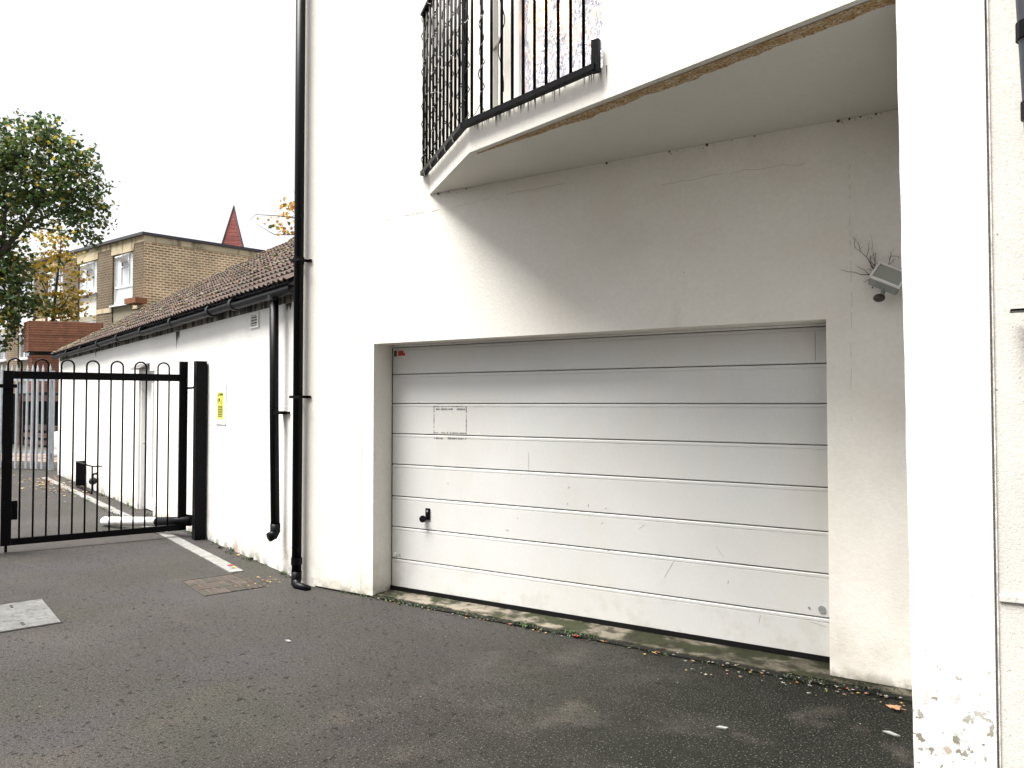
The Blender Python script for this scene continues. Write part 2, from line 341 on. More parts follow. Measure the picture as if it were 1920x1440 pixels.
mb = MB(); wall_cells(mb, [GX0, GXL, GXR, .3], [-.1, 2.1, 7.2], {(1, 0)}, 4.72, 5.05)
mb.box(GX0, 5.052, -.1, GX0 + .3, 12, 7.2)
G(mb, 'wall', M_render)
G(MB().box(GX0 - .02, 4.7, 7.202, .32, 12, 7.3), 'roof', M_cap)
# window set high in the ground-floor wall is absent: only the bead line at the pier edge
G(MB().box(-4.352, 4.7185, .02, -4.349, 4.7205, 2.35), 'render_bead', mat('bead_line', (.50, .48, .44), .9))
# projecting upper storey (bay): chamfered corner, front running to the pier
W0 = Vector((-3.639, 4.719)); C0 = Vector((-2.806, 4.068)); fd = Vector((.9594, -.2821)); fn = Vector((.2821, .9594))
E0 = C0 + fd * 3.0
ZS, ZF = 3.27, 3.455
mb = MB(); mb.prism([tuple(W0), tuple(C0), tuple(E0), (E0.x, 4.719)], ZS + .004, ZF)
G(mb, 'fascia', M_render)
mb = MB(); mb.add([(*p, ZS) for p in (tuple(W0), (E0.x, 4.719), tuple(E0), tuple(C0))], [(0, 1, 2, 3)]); G(mb, 'soffit', M_soffit)
# eroded, algae-stained strip under the drip edge
mb = MB(); a = C0 + fd * .03 + fn * .035
n = 260; o1 = []; o2 = []; wn = 1
for i in range(n + 1):
    s = i / n * 2.75; p = a + fd * s; wn = wn * .85 + .15 * rnd.uniform(.6, 1.4); wd = (.010 + .085 * min(1, s / .9)) * wn
    o1.append((p.x, p.y, ZS - .003)); q = p + fn * wd; o2.append((q.x, q.y, ZS - .003))
for i in range(n): mb.add([o1[i], o2[i], o2[i + 1], o1[i + 1]], [(0, 1, 2, 3)])
G(mb, 'stained_drip_strip', M_rustline)
# wall of the upper storey right of the railing, flush with the fascia
S1 = 1.165
P1 = C0 + fd * S1
mb = MB(); mb.prism([tuple(P1), tuple(E0), (E0.x, 4.719), (P1.x + .3, 4.719), tuple(P1 + fn * .3)], ZF + .001, 7.2)
G(mb, 'upper_wall', M_render)
# set-back walls behind the railing
cd = (C0 - W0).normalized(); cn = Vector((-cd.y, cd.x)); 
if cn.dot(Vector((1, 1))) < 0: cn = -cn
SB = .22
A1 = W0 + cn * SB + cd * .02; B1 = C0 + (cn * SB + fn * SB) * .62
mb = MB()
mb.prism([tuple(A1), tuple(B1), tuple(B1 + fn * .12 + cn * .05), tuple(A1 + cn * .12)], ZF + .001, 7.2)
F1 = B1 + fd * .06
mb.prism([tuple(B1), tuple(B1 + fd * .13), tuple(B1 + fd * .13 + fn * .12), tuple(B1 + fn * .12)], ZF + .002, 7.2)
mb.prism([tuple(B1 + fd * .13), tuple(P1 + fn * SB), tuple(P1 + fn * (SB + .12)), tuple(B1 + fd * .13 + fn * .12)], 5.72, 7.2)
G(mb, 'setback_wall', M_render)
# balcony window
def fp(s, y, z):  # point on the bay front: s along, y inwards
    p = C0 + fd * s + fn * y; return (p.x, p.y, z)
s0, s1 = .20, 1.155; y0 = SB
win = None
mb = MB()
mb.beam(fp(s0 + .03, y0, ZF), fp(s0 + .03, y0, 5.7), .06, .06)
mb.beam(fp(s1 - .02, y0, ZF), fp(s1 - .02, y0, 5.7), .06, .05)
mb.beam(fp(s0 + .06, y0, ZF + .045), fp(s1 - .045, y0, ZF + .045), .06, .08)
mb.beam(fp(s0 + .06, y0, 5.66), fp(s1 - .045, y0, 5.66), .06, .08)
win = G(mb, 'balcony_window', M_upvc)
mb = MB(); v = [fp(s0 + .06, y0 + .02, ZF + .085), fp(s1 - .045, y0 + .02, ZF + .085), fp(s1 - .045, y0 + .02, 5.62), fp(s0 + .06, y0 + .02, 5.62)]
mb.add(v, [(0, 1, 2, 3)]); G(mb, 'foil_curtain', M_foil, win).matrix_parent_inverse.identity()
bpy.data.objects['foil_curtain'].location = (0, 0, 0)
# folded parasol-like grey trim beside the window
mb = MB(); mb.beam(fp(.05, SB - .03, ZF), fp(.05, SB - .03, 4.4), .012, .035); mb.beam(fp(.02, SB - .035, 4.02), fp(.10, SB - .035, 4.07), .02, .03)
G(mb, 'window_trim', mat('grey_trim', (.34, .33, .30), .7))
# railing
rail = empty('railing', (0, 0, 0)); rail.parent = gar; rail.location = -gar.location
def Rr(mb, name, m=M_black, **k): return mb.build(name, m, rail, **k)
ZB, ZT = 3.447, 4.74
off = -.03
corner = C0 - (fn + cn * .6) * .028
Lend = W0 - cn * .028 - cd * .10
FR = lambda s: Vector((*(corner + fd * s), 0))
CH = lambda s: Vector((*(corner - cd * s), 0))
def zz(p, z): return (p[0], p[1], z)
lenC = 1.12
Rr(MB().beam(zz(FR(0), ZB), zz(FR(S1), ZB), .045, .035), 'bottom_rail')
Rr(MB().beam(zz(CH(.0), ZB), zz(CH(lenC), ZB), .045, .035), 'bottom_rail')
Rr(MB().beam(zz(FR(0), ZT), zz(FR(S1), ZT), .05, .02), 'top_rail')
Rr(MB().beam(zz(CH(0), ZT), zz(CH(lenC), ZT), .05, .02), 'top_rail')
Rr(MB().beam(zz(FR(S1 - .005), ZB - .03), zz(FR(S1 - .005), ZB + .15), .03, .045), 'end_bracket')
bar = Rr(MB().tube([(0, 0, ZB + .012), (0, 0, ZT - .008)], .0100, 8), 'bar', smooth=True)
fs = [.085 + i * .0985 for i in range(11)]
cs = [.10 + i * .1 for i in range(11)]
bar.location = zz(FR(fs[0]), 0)
for s in fs[1:]: dup(bar, loc=zz(FR(s), 0))
for s in cs: dup(bar, loc=zz(CH(s), 0))
dup(bar, loc=zz(FR(.03), 0)); 
Rr(MB().beam(zz(FR(0), ZB), zz(FR(0), ZT), .022, .022), 'corner_post')
for s in (0.35, .8):
    pass
# rust streak drips under the rail
mb = MB()
for i in range(60):
    s = rnd.uniform(.05, S1 + .03); p = C0 + fd * s - fn * .0025; h = rnd.uniform(.03, .075) * (1 if i % 5 else 1.4); ww = rnd.uniform(.003, .011)
    q = p + fd * ww
    mb.add([(p.x, p.y, ZF + .002), (q.x, q.y, ZF + .002), ((p.x + q.x) / 2, (p.y + q.y) / 2, ZF - h)], [(0, 2, 1)])
G(mb, 'drip_stain', mat('drip_stain', (.05, .045, .05), .8), kind='stuff')
# string of lights wound round the bars
mb = MB()
def wound(p, z0, z1, turns, r=.014):
    pts = []; n = int(turns * 8)
    ph = rnd.random() * 6
    for i in range(n + 1):
        a = ph + i / 8 * 2 * math.pi; rr = r * rnd.uniform(.7, 1.6)
        pts.append((p[0] + rr * math.cos(a), p[1] + rr * math.sin(a), z0 + (z1 - z0) * i / n))
    mb.tube(pts, .0035, 4, mi=0)
    for i in range(3, n, 5):
        q = pts[i]; dx = rnd.uniform(-.03, .03); dy = rnd.uniform(-.02, .01)
        mb.tube([q, (q[0] + dx, q[1] + dy, q[2] + rnd.uniform(-.01, .02))], .002, 4, mi=1)
for k in (0, 2, 4, 6, 7, 9, 10): wound(CH(cs[k]), ZB, ZT, 9)
for s in (.03, fs[1]): wound(FR(s), ZB, ZT, 8)
wound(FR(fs[3]), ZB + .1, ZT, 3)
for k in range(0, 9, 2):   # slack loops at the bottom rail
    a, b = CH(cs[k]), CH(cs[k + 1] + .03)
    mb.tube([(a.x, a.y - .02, ZB), ((a.x + b.x) / 2, (a.y + b.y) / 2 - .035, ZB - .075), (b.x, b.y - .03, ZB - .005)], .003, 4)
a, b = FR(.06), FR(.2); mb.tube([(a.x, a.y, ZB + .03), ((a.x + b.x) / 2, (a.y + b.y) / 2 - .01, ZB + .035), (b.x, b.y, ZB + .12)], .003, 4)
mb.build('string_lights', [M_plastic, M_bulb], label='tangled black string of tiny lights wound round the balcony railing bars', cat='string lights')

# garage door
DX0, DX1, DY = GXL + .012, GXR - .012, 4.95
door = empty('garage_door', (0, 0, 0)); door.parent = gar; door.location = -gar.location
zl = [.014, .283, .553, .812, 1.083, 1.343, 1.60, 1.850, 2.082]
for k in range(8):
    z0, z1 = zl[k] + .002, zl[k + 1] - .002
    prof = [(.014, z0), (.003, z0 + .002), (0, z0 + .006), (0, z1 - .027), (.0035, z1 - .0255), (.0035, z1 - .0225), (0, z1 - .021), (0, z1 - .006), (.003, z1 - .002), (.014, z1)]
    m_ = MB(); n = len(prof); v = [(x, DY + p[0], p[1]) for x in (DX0, DX1) for p in prof]
    m_.add(v, [(i, i + n, i + 1 + n, i + 1) for i in range(n - 1)] + [tuple(range(n)), tuple(range(2 * n - 1, n - 1, -1))])
    m_.build('door_panel', M_door, door)
MB().box(GXL, DY + .016, .0, GXR, DY + .05, 2.1).build('door_backing', M_dark, door)
MB().box(GXL + .001, DY + .004, .0, GXL + .010, DY + .014, 2.098).build('side_seal', M_rubber, door)
MB().box(GXR - .010, DY + .004, .0, GXR - .001, DY + .014, 2.098).build('side_seal', M_rubber, door)
MB().box(GXL + .002, DY - .012, .019, GXR - .002, DY + .012, .052).build('bottom_seal', M_rubber, door)
MB().box(GXL + .002, DY - .004, 2.084, GXR - .002, DY + .014, 2.098).build('head_trim', M_white, door)
# handle: black backplate with a round knob
mb = MB(); mb.box(-3.845, DY - .012, .640, -3.800, DY - .001, .735); o = mb.build('lock_plate', M_plastic, door, bevel=.004)
mb = MB(); mb.tube([(-3.85, DY - .002, .648), (-3.85, DY - .03, .648), (-3.85, DY - .034, .648), (-3.85, DY - .05, .648)], [.014, .016, .030, .027], 20); mb.build('handle', M_plastic, door, smooth=False)
mb = MB(); mb.tube([(-3.823, DY - .011, .712), (-3.823, DY - .015, .712)], .009, 12); mb.build('lock_cylinder', M_grey, door)
for x, z, r_ in ((-.775, .335, .022), (-4.175, .318, .018)):
    mb = MB(); mb.tube([(x, DY - .001, z), (x, DY - .008, z)], r_, 18); c = mb.build('round_cap', M_grey if x > -2 else M_white, door)
    mb = MB(); mb.tube([(x - .075 if x > -2 else x + .05, DY - .001, z), (x - .075 if x > -2 else x + .05, DY - .005, z)], .007, 10); mb.build('screw_head', M_grey, door)
    if x < -2: MB().tube([(x - .03, DY - .001, z), (x - .03, DY - .005, z)], .006, 10).build('screw_head', M_grey, door)
# stickers and remains of a removed notice
MB().box(-4.195, DY - .002, 2.005, -4.165, DY - .0004, 2.055).build('black_sticker', M_ink, door)
mb = MB(); mb.prism([(-4.150, DY - .002), (-4.092, DY - .002), (-4.092, DY - .0004), (-4.150, DY - .0004)], 2.010, 2.052)
mb.box(-4.090, DY - .002, 2.010, -4.075, DY - .0004, 2.034); mb.build('red_sticker', M_red, door)
mb = MB(); X0, X1, Z0, Z1 = -3.765, -3.440, 1.352, 1.578
def scab(x0, z0, x1, z1, n, t):
    for i in range(n):
        if rnd.random() < .18: continue
        a, b = i / n, (i + rnd.uniform(.7, 1.05)) / n
        xa, za, xb, zb = x0 + (x1 - x0) * a, z0 + (z1 - z0) * a, x0 + (x1 - x0) * b, z0 + (z1 - z0) * b
        tt = t * rnd.uniform(.5, 1.2); ox = tt / 2 if x0 == x1 else 0; oz = tt / 2 if z0 == z1 else 0
        mb.box(min(xa, xb) - ox, DY - .0016, min(za, zb) - oz, max(xa, xb) + ox, DY - .0004, max(za, zb) + oz)
scab(X0, Z1, X1, Z1, 22, .006); scab(X0, Z0 + .01, X1, Z0 + .01, 22, .010); scab(X0, Z0, X0, Z1, 14, .008); scab(X1, Z0, X1, Z1, 14, .007)
scab(X0 + .02, Z1 - .022, X0 + .19, Z1 - .022, 30, .014); scab(X0 + .23, Z1 - .022, X1 - .01, Z1 - .022, 12, .013)
scab(X0 + .0, Z0 - .035, X0 + .10, Z0 - .035, 14, .012); scab(X0 + .14, Z0 - .033, X1, Z0 - .033, 18, .014)
mb.build('notice_residue', M_grime, door, label='grey rectangular outline of glue left by a removed notice', kind='stuff')
# chips and scratches
mb = MB()
for x, z, ln, an in ((-2.86, 1.15, .16, 90), (-1.40, .62, .09, -55), (-1.75, .47, .14, 60), (-2.52, .98, .02, 40), (-2.53, .86, .015, 60), (-2.22, .85, .015, 10), (-2.25, .74, .018, 60), (-2.36, .86, .02, 90),
                     (-3.62, .95, .015, 90), (-1.95, .74, .05, 35), (-1.35, .43, .02, 80), (-2.96, .72, .01, 0), (-.80, .24, .09, -12), (-1.15, .22, .05, 80), (-.735, .262, .06, 0), (-2.2, .55, .02, 10), (-3.05, .62, .03, -10)):
    c, s_ = math.cos(R(an)), math.sin(R(an)); h = .0013 if ln > .03 else .004
    mb.obox((x, DY - .0008, z), (c * ln / 2, 0, s_ * ln / 2), (0, .0005, 0), (-s_ * h / 2, 0, c * h / 2))
mb.build('chipped_paint', mat('chip', (.26, .24, .215), .9), door, kind='stuff')
# vertical crease in the top panel
MB().box(-.80, DY - .001, 1.868, -.797, DY - .0004, 2.05).build('panel_crease', M_grime, door)

# garage downpipe with clips and shoe elbow
dp = G(MB().tube([(-5.045, 4.655, .10), (-5.045, 4.655, 7.1)], .042, 16), 'downpipe', M_plastic, smooth=True)
for z in (.22, 2.87, 5.6): G(MB().tube([(-5.045, 4.655, z - .03), (-5.045, 4.655, z + .03)], .048, 16), 'pipe_collar', M_plastic, dp)
for z in (1.66, 2.87, 5.6):
    mb = MB(); mb.box(-5.10, 4.605, z - .012, -4.99, 4.612, z + .012); mb.box(-5.10, 4.612, z - .012, -5.092, 4.715, z + .012); mb.box(-4.998, 4.612, z - .012, -4.99, 4.70, z + .012); mb.box(-4.998, 4.70, z - .012, -4.945, 4.716, z + .012)
    G(mb, 'pipe_clip', M_plastic, dp)
G(MB().tube([(-5.045, 4.655, .13), (-5.045, 4.655, .06), (-5.03, 4.635, .03), (-4.98, 4.61, .018), (-4.84, 4.60, .012)], [.045, .045, .042, .036, .03], 14), 'pipe_shoe', M_plastic, dp, smooth=True)
for o in bpy.data.objects:
    if o.parent == dp or o.parent == win: o.matrix_parent_inverse.identity()

# ------------------------------------------------------------------ white pier at the right and the next wall
pier = empty('rendered_pier', (-.06, 3.25, 0), 0, label='tall white painted pier with paint flaking off its foot at right', cat='pier')
mb = MB()
# slightly uneven front so its edge is not ruler-straight
n = 70; ed = []
for i in range(n + 1):
    z = -.1 + 7.3 * i / n; ed.append((-.128 - .009 * (z - .2) + rnd.uniform(-.0015, .0015), z))
for (xa, za), (xb, zb) in zip(ed[:-1], ed[1:]):
    mb.add([(xa, 0, za), (.138, 0, za), (.138, 0, zb), (xb, 0, zb)], [(0, 1, 2, 3)])
    mb.add([(xa, 0, za), (xb, 0, zb), (xb, 1.468, zb), (xa, 1.468, za)], [(0, 1, 2, 3)])
mb.build('pier_wall', M_pier, pier)
MB().box(-.19, -.01, 7.202, .14, 1.4, 7.26).build('coping', M_cap, pier)
nw = empty('roughcast_wall', (.09, 3.25, 0), R(3), label='speckled beige roughcast wall just right of the white pier', cat='wall')
MB().box(0, .004, -.1, 4.5, .30, 7.2).build('wall_face', M_beige, nw)
MB().box(-.004, -.0006, -.1, .0, .02, 7.2).build('wall_joint', mat('joint', (.76, .73, .69), .95, .4, 20), nw)
MB().box(.004, -.003, .885, 4.5, .003, .905).build('render_ledge', M_beige, nw)
rp = empty('tilted_downpipe', (.235, 3.13, 0), 0, label='dark cast downpipe fixed to the beige roughcast wall at far right edge', cat='downpipe')
MB().tube([(.085, 0, 0.05), (-.035, 0, 3.2), (-.18, 0, 7)], .04, 14).build('pipe', mat('cast_iron', (.03, .035, .045), .45, .3, 9), rp, smooth=True)
for z in (.26, 1.93, 2.62, 2.9):
    x = .085 - (z - .05) * .038
    m_ = MB().tube([(x, 0, z - .03), (x, 0, z + .03)], .047, 14) if z > 2 else MB().box(x - .11, .02, z - .0035, x + .1, .1, z + .0035)
    m_.build('pipe_bracket', M_black, rp)

# ------------------------------------------------------------------ unseen building added behind the viewer to block sky light
ob = empty('added_sky_blocker', (0, -4.8, 0), 0, label='plain unseen brick building added behind the viewer to shade the garage front', cat='building')
M_obrick = brickmat('dull_brick', (.16, .09, .06), (.11, .06, .045), (.2, .17, .13))
m_ = MB(); wall_cells(m_, [-3.5, -1, .2, 3, 4.2, 8, 9.2, 14], [-.1, 1, 2.2, 4, 5.2, 8.4], {(1, 1), (1, 3), (3, 1), (3, 3), (5, 1), (5, 3)}, -.3, 0); m_.box(-3.5, -8, -.1, -3.2, -.302, 8.4)
m_.build('brick_wall', M_obrick, ob)
for x in (-1, 3, 8):
    for z in (1, 4):
        m_ = MB(); m_.box(x, -.2, z, x + .07, -.1, z + 1.2); m_.box(x + 1.13, -.2, z, x + 1.2, -.1, z + 1.2); m_.box(x + .07, -.2, z, x + 1.13, -.1, z + .07); m_.box(x + .07, -.2, z + 1.13, x + 1.13, -.1, z + 1.2); f_ = m_.build('window', M_upvc, ob)
        MB().box(x + .07, -.16, z + .07, x + 1.13, -.14, z + 1.13).build('pane', M_paned, f_)
MB().box(-3.6, -8, 8.402, 14, .15, 8.55).build('roof_edge', M_cap, ob)

# ------------------------------------------------------------------ floodlight with dead twigs behind it
fl = empty('floodlight', (-.365, 4.72, 2.27), 0, label='grey security floodlight with motion sensor tilted down beside the pier', cat='floodlight')
tilt = Matrix.Rotation(R(28), 3, 'Y') @ Matrix.Rotation(R(-32), 3, 'X')
def tv(p): return tuple(tilt @ Vector(p))
def tb(m_, x0, y0, z0, x1, y1, z1):
    c = tilt @ Vector(((x0 + x1) / 2, (y0 + y1) / 2, (z0 + z1) / 2)) + Vector((0, -.09, .02))
    m_.obox(c, tilt @ Vector(((x1 - x0) / 2, 0, 0)), tilt @ Vector((0, (y1 - y0) / 2, 0)), tilt @ Vector((0, 0, (z1 - z0) / 2))); return m_
m_ = MB()
tb(m_, -.085, -.05, -.06, .085, -.04, -.048); tb(m_, -.085, -.05, .048, .085, -.04, .06); tb(m_, -.085, -.05, -.048, -.073, -.04, .048); tb(m_, .073, -.05, -.048, .085, -.04, .048)
m_.build('front_bezel', M_white, fl)
tb(MB(), -.078, -.0385, -.054, .078, .035, .054).build('lamp_housing', M_grey, fl, bevel=.008)
tb(MB(), -.072, -.045, -.047, .072, -.0395, .047).build('lamp_glass', M_lampglass, fl)
tb(MB(), -.06, .036, .0, .06, .042, .05).build('cooling_fin', M_grey, fl)
MB().beam((0, -.02, .04), (0, -.085, .03), .03, .03).build('bracket', M_grey, fl)
MB().ball((-.045, -.07, -.075), .032, 12, 8, sc=(1, 1, .75)).build('motion_sensor', M_brown, fl, smooth=True)
MB().tube([(-.03, -.07, -.06), (-.02, -.06, -.02)], .012, 8).build('sensor_arm', M_grey, fl)
MB().box(-.02, -.012, .0, .045, -.0, .075).build('wall_plate', M_grey, fl)
tw = MB(); r2 = random.Random(3)
def twig(p, d, l, r, dep=0):
    pts = [Vector(p)]; d = Vector(d).normalized()
    for i in range(5):
        d = (d + Vector((r2.uniform(-.35, .35), r2.uniform(-.06, .06), r2.uniform(-.35, .35)))).normalized()
        q = pts[-1] + d * l / 5; q.y = min(q.y, 4.715); pts.append(q)
        if dep < 2 and r2.random() < .55: twig(q, d + Vector((r2.uniform(-1, 1), 0, r2.uniform(-1, 1))), l * .4, r * .6, dep + 1)
    tw.tube(pts, [r * (1 - .14 * i) for i in range(6)], 4)
for d, l in (((-.2, 0, 1), .20), ((-1, 0, .25), .2), ((.6, 0, .5), .13), ((-.5, 0, .7), .1), ((-.7, 0, -.1), .08), ((-.1, 0, 1), .13), ((.9, 0, -.3), .12)):
    twig((-.425, 4.708, 2.335), d, l, .0026)
for i in range(26):
    p = Vector((-.43, 4.705, 2.33)) + Vector((r2.gauss(0, .025), r2.uniform(-.02, 0), r2.gauss(0, .025))); tw.ball(p, r2.uniform(.002, .006), 5, 4)
twig((-.45, 4.71, 2.48), (.1, 0, 1), .1, .001, 2)
tw.build('dead_creeper', M_twig, label='wisps of dead creeper clinging to the wall around the floodlight', cat='dead plant')
# cobwebs and dirt spots along the soffit joint
cb = MB()
for x in (-3.55, -3.45, -3.28, -2.1, -1.65, -1.4, -1.1, -.62, -.56, -.5, -.42): cb.ball((x, 4.712, 3.262), rnd.uniform(.004, .010), 6, 4)
for i in range(30):
    x = rnd.choice((-3.3, -1.4, -.5)) + rnd.gauss(0, .12); cb.ball((min(x, -.25), 4.716, 3.262 + rnd.uniform(-.02, .004)), rnd.uniform(.0015, .0035), 5, 4)
G(cb, 'cobweb_specks', M_twig, kind='stuff')
# hairline crack across the wall
cr = MB(); p = Vector((-4.25, 4.7192, 3.13))
for i in range(26):
    q = p + Vector((.07, 0, .0022 + rnd.uniform(-.006, .006)))
    if rnd.random() < .5: cr.beam(p, q, .0016, .0012)
    p = q
p = Vector((-.56, 4.7192, 3.0))
for i in range(50):
    q = p + Vector((rnd.uniform(-.003, .003), 0, -.03))
    if rnd.random() < .6: cr.beam(p, q, .0014, .0012)
    p = q
p = Vector((-1.75, 4.7192, 3.05))
for i in range(22):
    q = p + Vector((.045, 0, rnd.uniform(-.012, .014)))
    if rnd.random() < .7: cr.beam(p, q, .0012, .0012)
    p = q
G(cr, 'hairline_crack', mat('crack', (.42, .38, .31), .95), kind='stuff')

# ------------------------------------------------------------------ low neighbouring building
NL = 13.18; NA = R(-19.13)
nb = empty('low_white_building', (-5.175, 4.832, 0), NA, label='long low whitewashed building with brown tiled roof and black gutter', cat='building')
# local: x runs to the right, so the far end is at x = -NL ; y into the building
def NB(m_, name, m, parent=None, **k): return m_.build(name, m, parent or nb, **k)
dx0, dx1 = -5.95, -5.05   # doorway
m_ = MB(); wall_cells(m_, [-NL, -9.2, dx0, dx1, 0], [-.1, 2.08, 2.56], {(2, 0)}, 0, .25)
m_.box(-NL, .252, -.1, -NL + .25, 4.3, 2.56)
NB(m_, 'wall', M_nbr)
# uneven plaster swelling: brick course and soffit board over the wall
br = NB(MB().box(-.1625, -.004, 2.562, .0, .10, 2.64), 'eaves_brick', M_fascia); br.location = (-.09, 0, 0)
for i in range(1, 78): dup(br, loc=(-.09 - i * .168, rnd.uniform(-.004, .006), 0))
NB(MB().box(-NL, .104, 2.562, 0, .25, 2.64), 'wall_plate', M_dark)
# projecting old brick pad and stain streaks
st = MB()
for x, w_, h in ((-3.95, .05, .28), (-3.92, .09, .12), (-3.98, .03, .2), (-9.15, .03, .12), (-.33, .06, .1)):
    n = 7
    for i in range(n):
        xa = x + rnd.uniform(-w_, w_); hh = h * rnd.uniform(.3, 1); wv = rnd.uniform(.008, .03)
        st.add([(xa - wv, -.0025, 2.556), (xa + wv, -.0025, 2.556), (xa + rnd.uniform(-.01, .01), -.0025, 2.556 - hh)], [(0, 2, 1)])
NB(st, 'water_stain', mat('water_stain', (.10, .095, .085), .9, .4, 30), kind='stuff')
# door in its recess
d_ = NB(MB().box(dx0 + .05, .09, .02, dx1 - .05, .13, 2.03), 'plank_door', M_white)
m_ = MB(); m_.box(dx0, .03, -.05, dx0 + .048, .12, 2.079); m_.box(dx1 - .048, .03, -.05, dx1, .12, 2.079); m_.box(dx0 + .048, .03, 2.032, dx1 - .048, .12, 2.079)
NB(m_, 'door_frame', M_white)
NB(MB().box(dx1 - .10, -.012, .25, dx1 - .055, .088, 1.9), 'frame_strip', M_white)
NB(MB().tube([(dx0 + .12, .075, 1.0), (dx0 + .12, .04, 1.0), (dx0 + .2, .04, 1.0)], .01, 6), 'door_handle', M_grey)
m_ = MB(); m_.add([(dx0 - .02, -.002, 2.20), (dx0 + .62, -.002, 2.20), (dx0 + .62, -.14, 2.12), (dx0 - .02, -.14, 2.12), (dx0 - .02, -.002, 2.12), (dx0 + .62, -.002, 2.12)], [(0, 3, 2, 1), (0, 4, 3), (1, 2, 5), (3, 4, 5, 2)])
NB(m_, 'door_hood', mat('lead_hood', (.13, .12, .12), .8))
# air vent
v_ = MB(); vx0, vx1, vz0, vz1 = -1.30, -1.06, 2.385, 2.54
v_.box(vx0, -.016, vz0, vx0 + .03, -.001, vz1); v_.box(vx1 - .03, -.016, vz0, vx1, -.001, vz1); v_.box(vx0 + .03, -.016, vz0, vx1 - .03, -.001, vz0 + .02); v_.box(vx0 + .03, -.016, vz1 - .02, vx1 - .03, -.001, vz1)
vent = NB(v_, 'air_vent', M_white)
NB(MB().box(vx0 + .03, -.004, vz0 + .02, vx1 - .03, -.001, vz1 - .02), 'vent_opening', mat('vent_dark', (.16, .16, .15), .9), vent)
for k in range(4):
    for q in range(3):
        MB().box(vx0 + .036 + q * .062, -.013, vz0 + .031 + k * .029, vx0 + .078 + q * .062, -.0045, vz0 + .043 + k * .029).build('vent_slat', M_white, vent)
# gutter in overlapping lengths
gy, gz = -.12, 2.655
gutter = empty('gutter', (0, 0, 0)); gutter.parent = nb
xe = [0.06, -1.45, -2.2, -3.7, -5.2, -6.7, -8.2, -9.7, -11.2, -12.9]
for i, (a, b) in enumerate(zip(xe[:-1], xe[1:])):
    m_ = MB(); n = 9; r_ = .058; sag = .010 * math.sin(i * 1.7)
    ring = [(r_ * math.cos(math.pi + math.pi * k / n), r_ * math.sin(math.pi + math.pi * k / n)) for k in range(n + 1)]
    v = [(a, gy + y, gz + z + sag) for y, z in ring] + [(b, gy + y, gz + z + sag - .006) for y, z in ring]
    v += [(x_, gy + y * .93, gz + z * .93 + s_) for x_, s_ in ((a, sag), (b, sag - .006)) for y, z in ring]; q = n + 1
    f = [(k, k + 1, q + k + 1, q + k) for k in range(n)] + [(2 * q + k, 3 * q + k, 3 * q + k + 1, 2 * q + k + 1) for k in range(n)]
    f += [(0, q, 3 * q, 2 * q), (n, 2 * q + n, 3 * q + n, q + n)]
    m_.add(v, f).build('gutter_length', M_gutter, gutter)
    if i:
        m_ = MB(); m_.tube([(a - .035, gy, gz - .004), (a + .035, gy, gz - .004)], .068, 16); m_.build('gutter_joint', M_gutter, gutter)
MB().tube([(-12.9, gy, gz), (-12.93, gy, gz)], .062, 14).build('gutter_end', M_gutter, gutter)
MB().box(-NL, .0, 2.642, .0, .02, 2.70).build('fascia_board', M_fascia, nb)
# downpipe of the low building
px_ = -.40
d2 = NB(MB().tube([(px_, -.115, gz - .02), (px_, -.105, 1.5), (px_, -.085, .42)], .042, 16), 'downpipe', M_plastic, smooth=True)
MB().tube([(px_, gy, gz - .01), (px_, gy, gz - .08)], .052, 14).build('pipe_outlet', M_gutter, d2)
MB().box(px_ - .055, -.125, 1.50, px_ + .055, -.0, 1.53).build('pipe_clip', M_plastic, d2)
MB().box(px_ + .05, -.03, 1.505, px_ + .13, -.002, 1.525).build('clip_arm', M_plastic, d2)
MB().tube([(px_, -.085, .47), (px_, -.085, .40), (px_ + .005, -.105, .365), (px_ + .01, -.15, .35)], [.047, .047, .047, .045], 14).build('pipe_shoe', M_plastic, d2, smooth=True)
MB().box(px_ - .02, -.113, .60, px_ + .012, -.111, .80).build('paint_smear', mat('smear', (.4, .4, .38), .8, .5, 40), d2)
# roof
roof = empty('roof', (0, 0, 0)); roof.parent = nb
PIT = R(35); cp, sp = math.cos(PIT), math.sin(PIT)
RY, RZ = -.15, 2.70
def edge(u):     # plan width of the roof slope at distance u from the near end
    pts = [(0, 2.16), (4.8, 2.16), (7.9, 1.60), (10.3, .92), (11.3, .42), (13.1, .02)]
    for (a, b), (c, d) in zip(pts[:-1], pts[1:]):
        if u <= c: return b + (d - b) * (u - a) / (c - a)
    return 0
tw_, ex = .24, .218
m_ = MB(); pr = [(x * .8, h * .7) for x, h in ((0, 0), (.03, .012), (.06, .034), (.09, .030), (.12, .008), (.15, .002), (.18, .012), (.21, .034), (.24, .030), (.27, .008), (.298, .001))]
n = len(pr)
for s_, lift in ((0, .028), (ex + .05, -.004)):
    for x, h in pr: m_.v.append((-x, s_ * cp - (h + lift) * sp, s_ * sp + (h + lift) * cp))
for x, h in pr: m_.v.append((-x, 0 * cp - (h + .012) * sp, (h + .012) * cp))
m_.f = [(i, i + n, i + n + 1, i + 1) for i in range(n - 1)] + [(i + 1, i + 2 * n + 1, i + 2 * n, i) for i in range(n - 1)]; m_.mi = [0] * len(m_.f)
tile0 = None; cnt = 0; rest = []
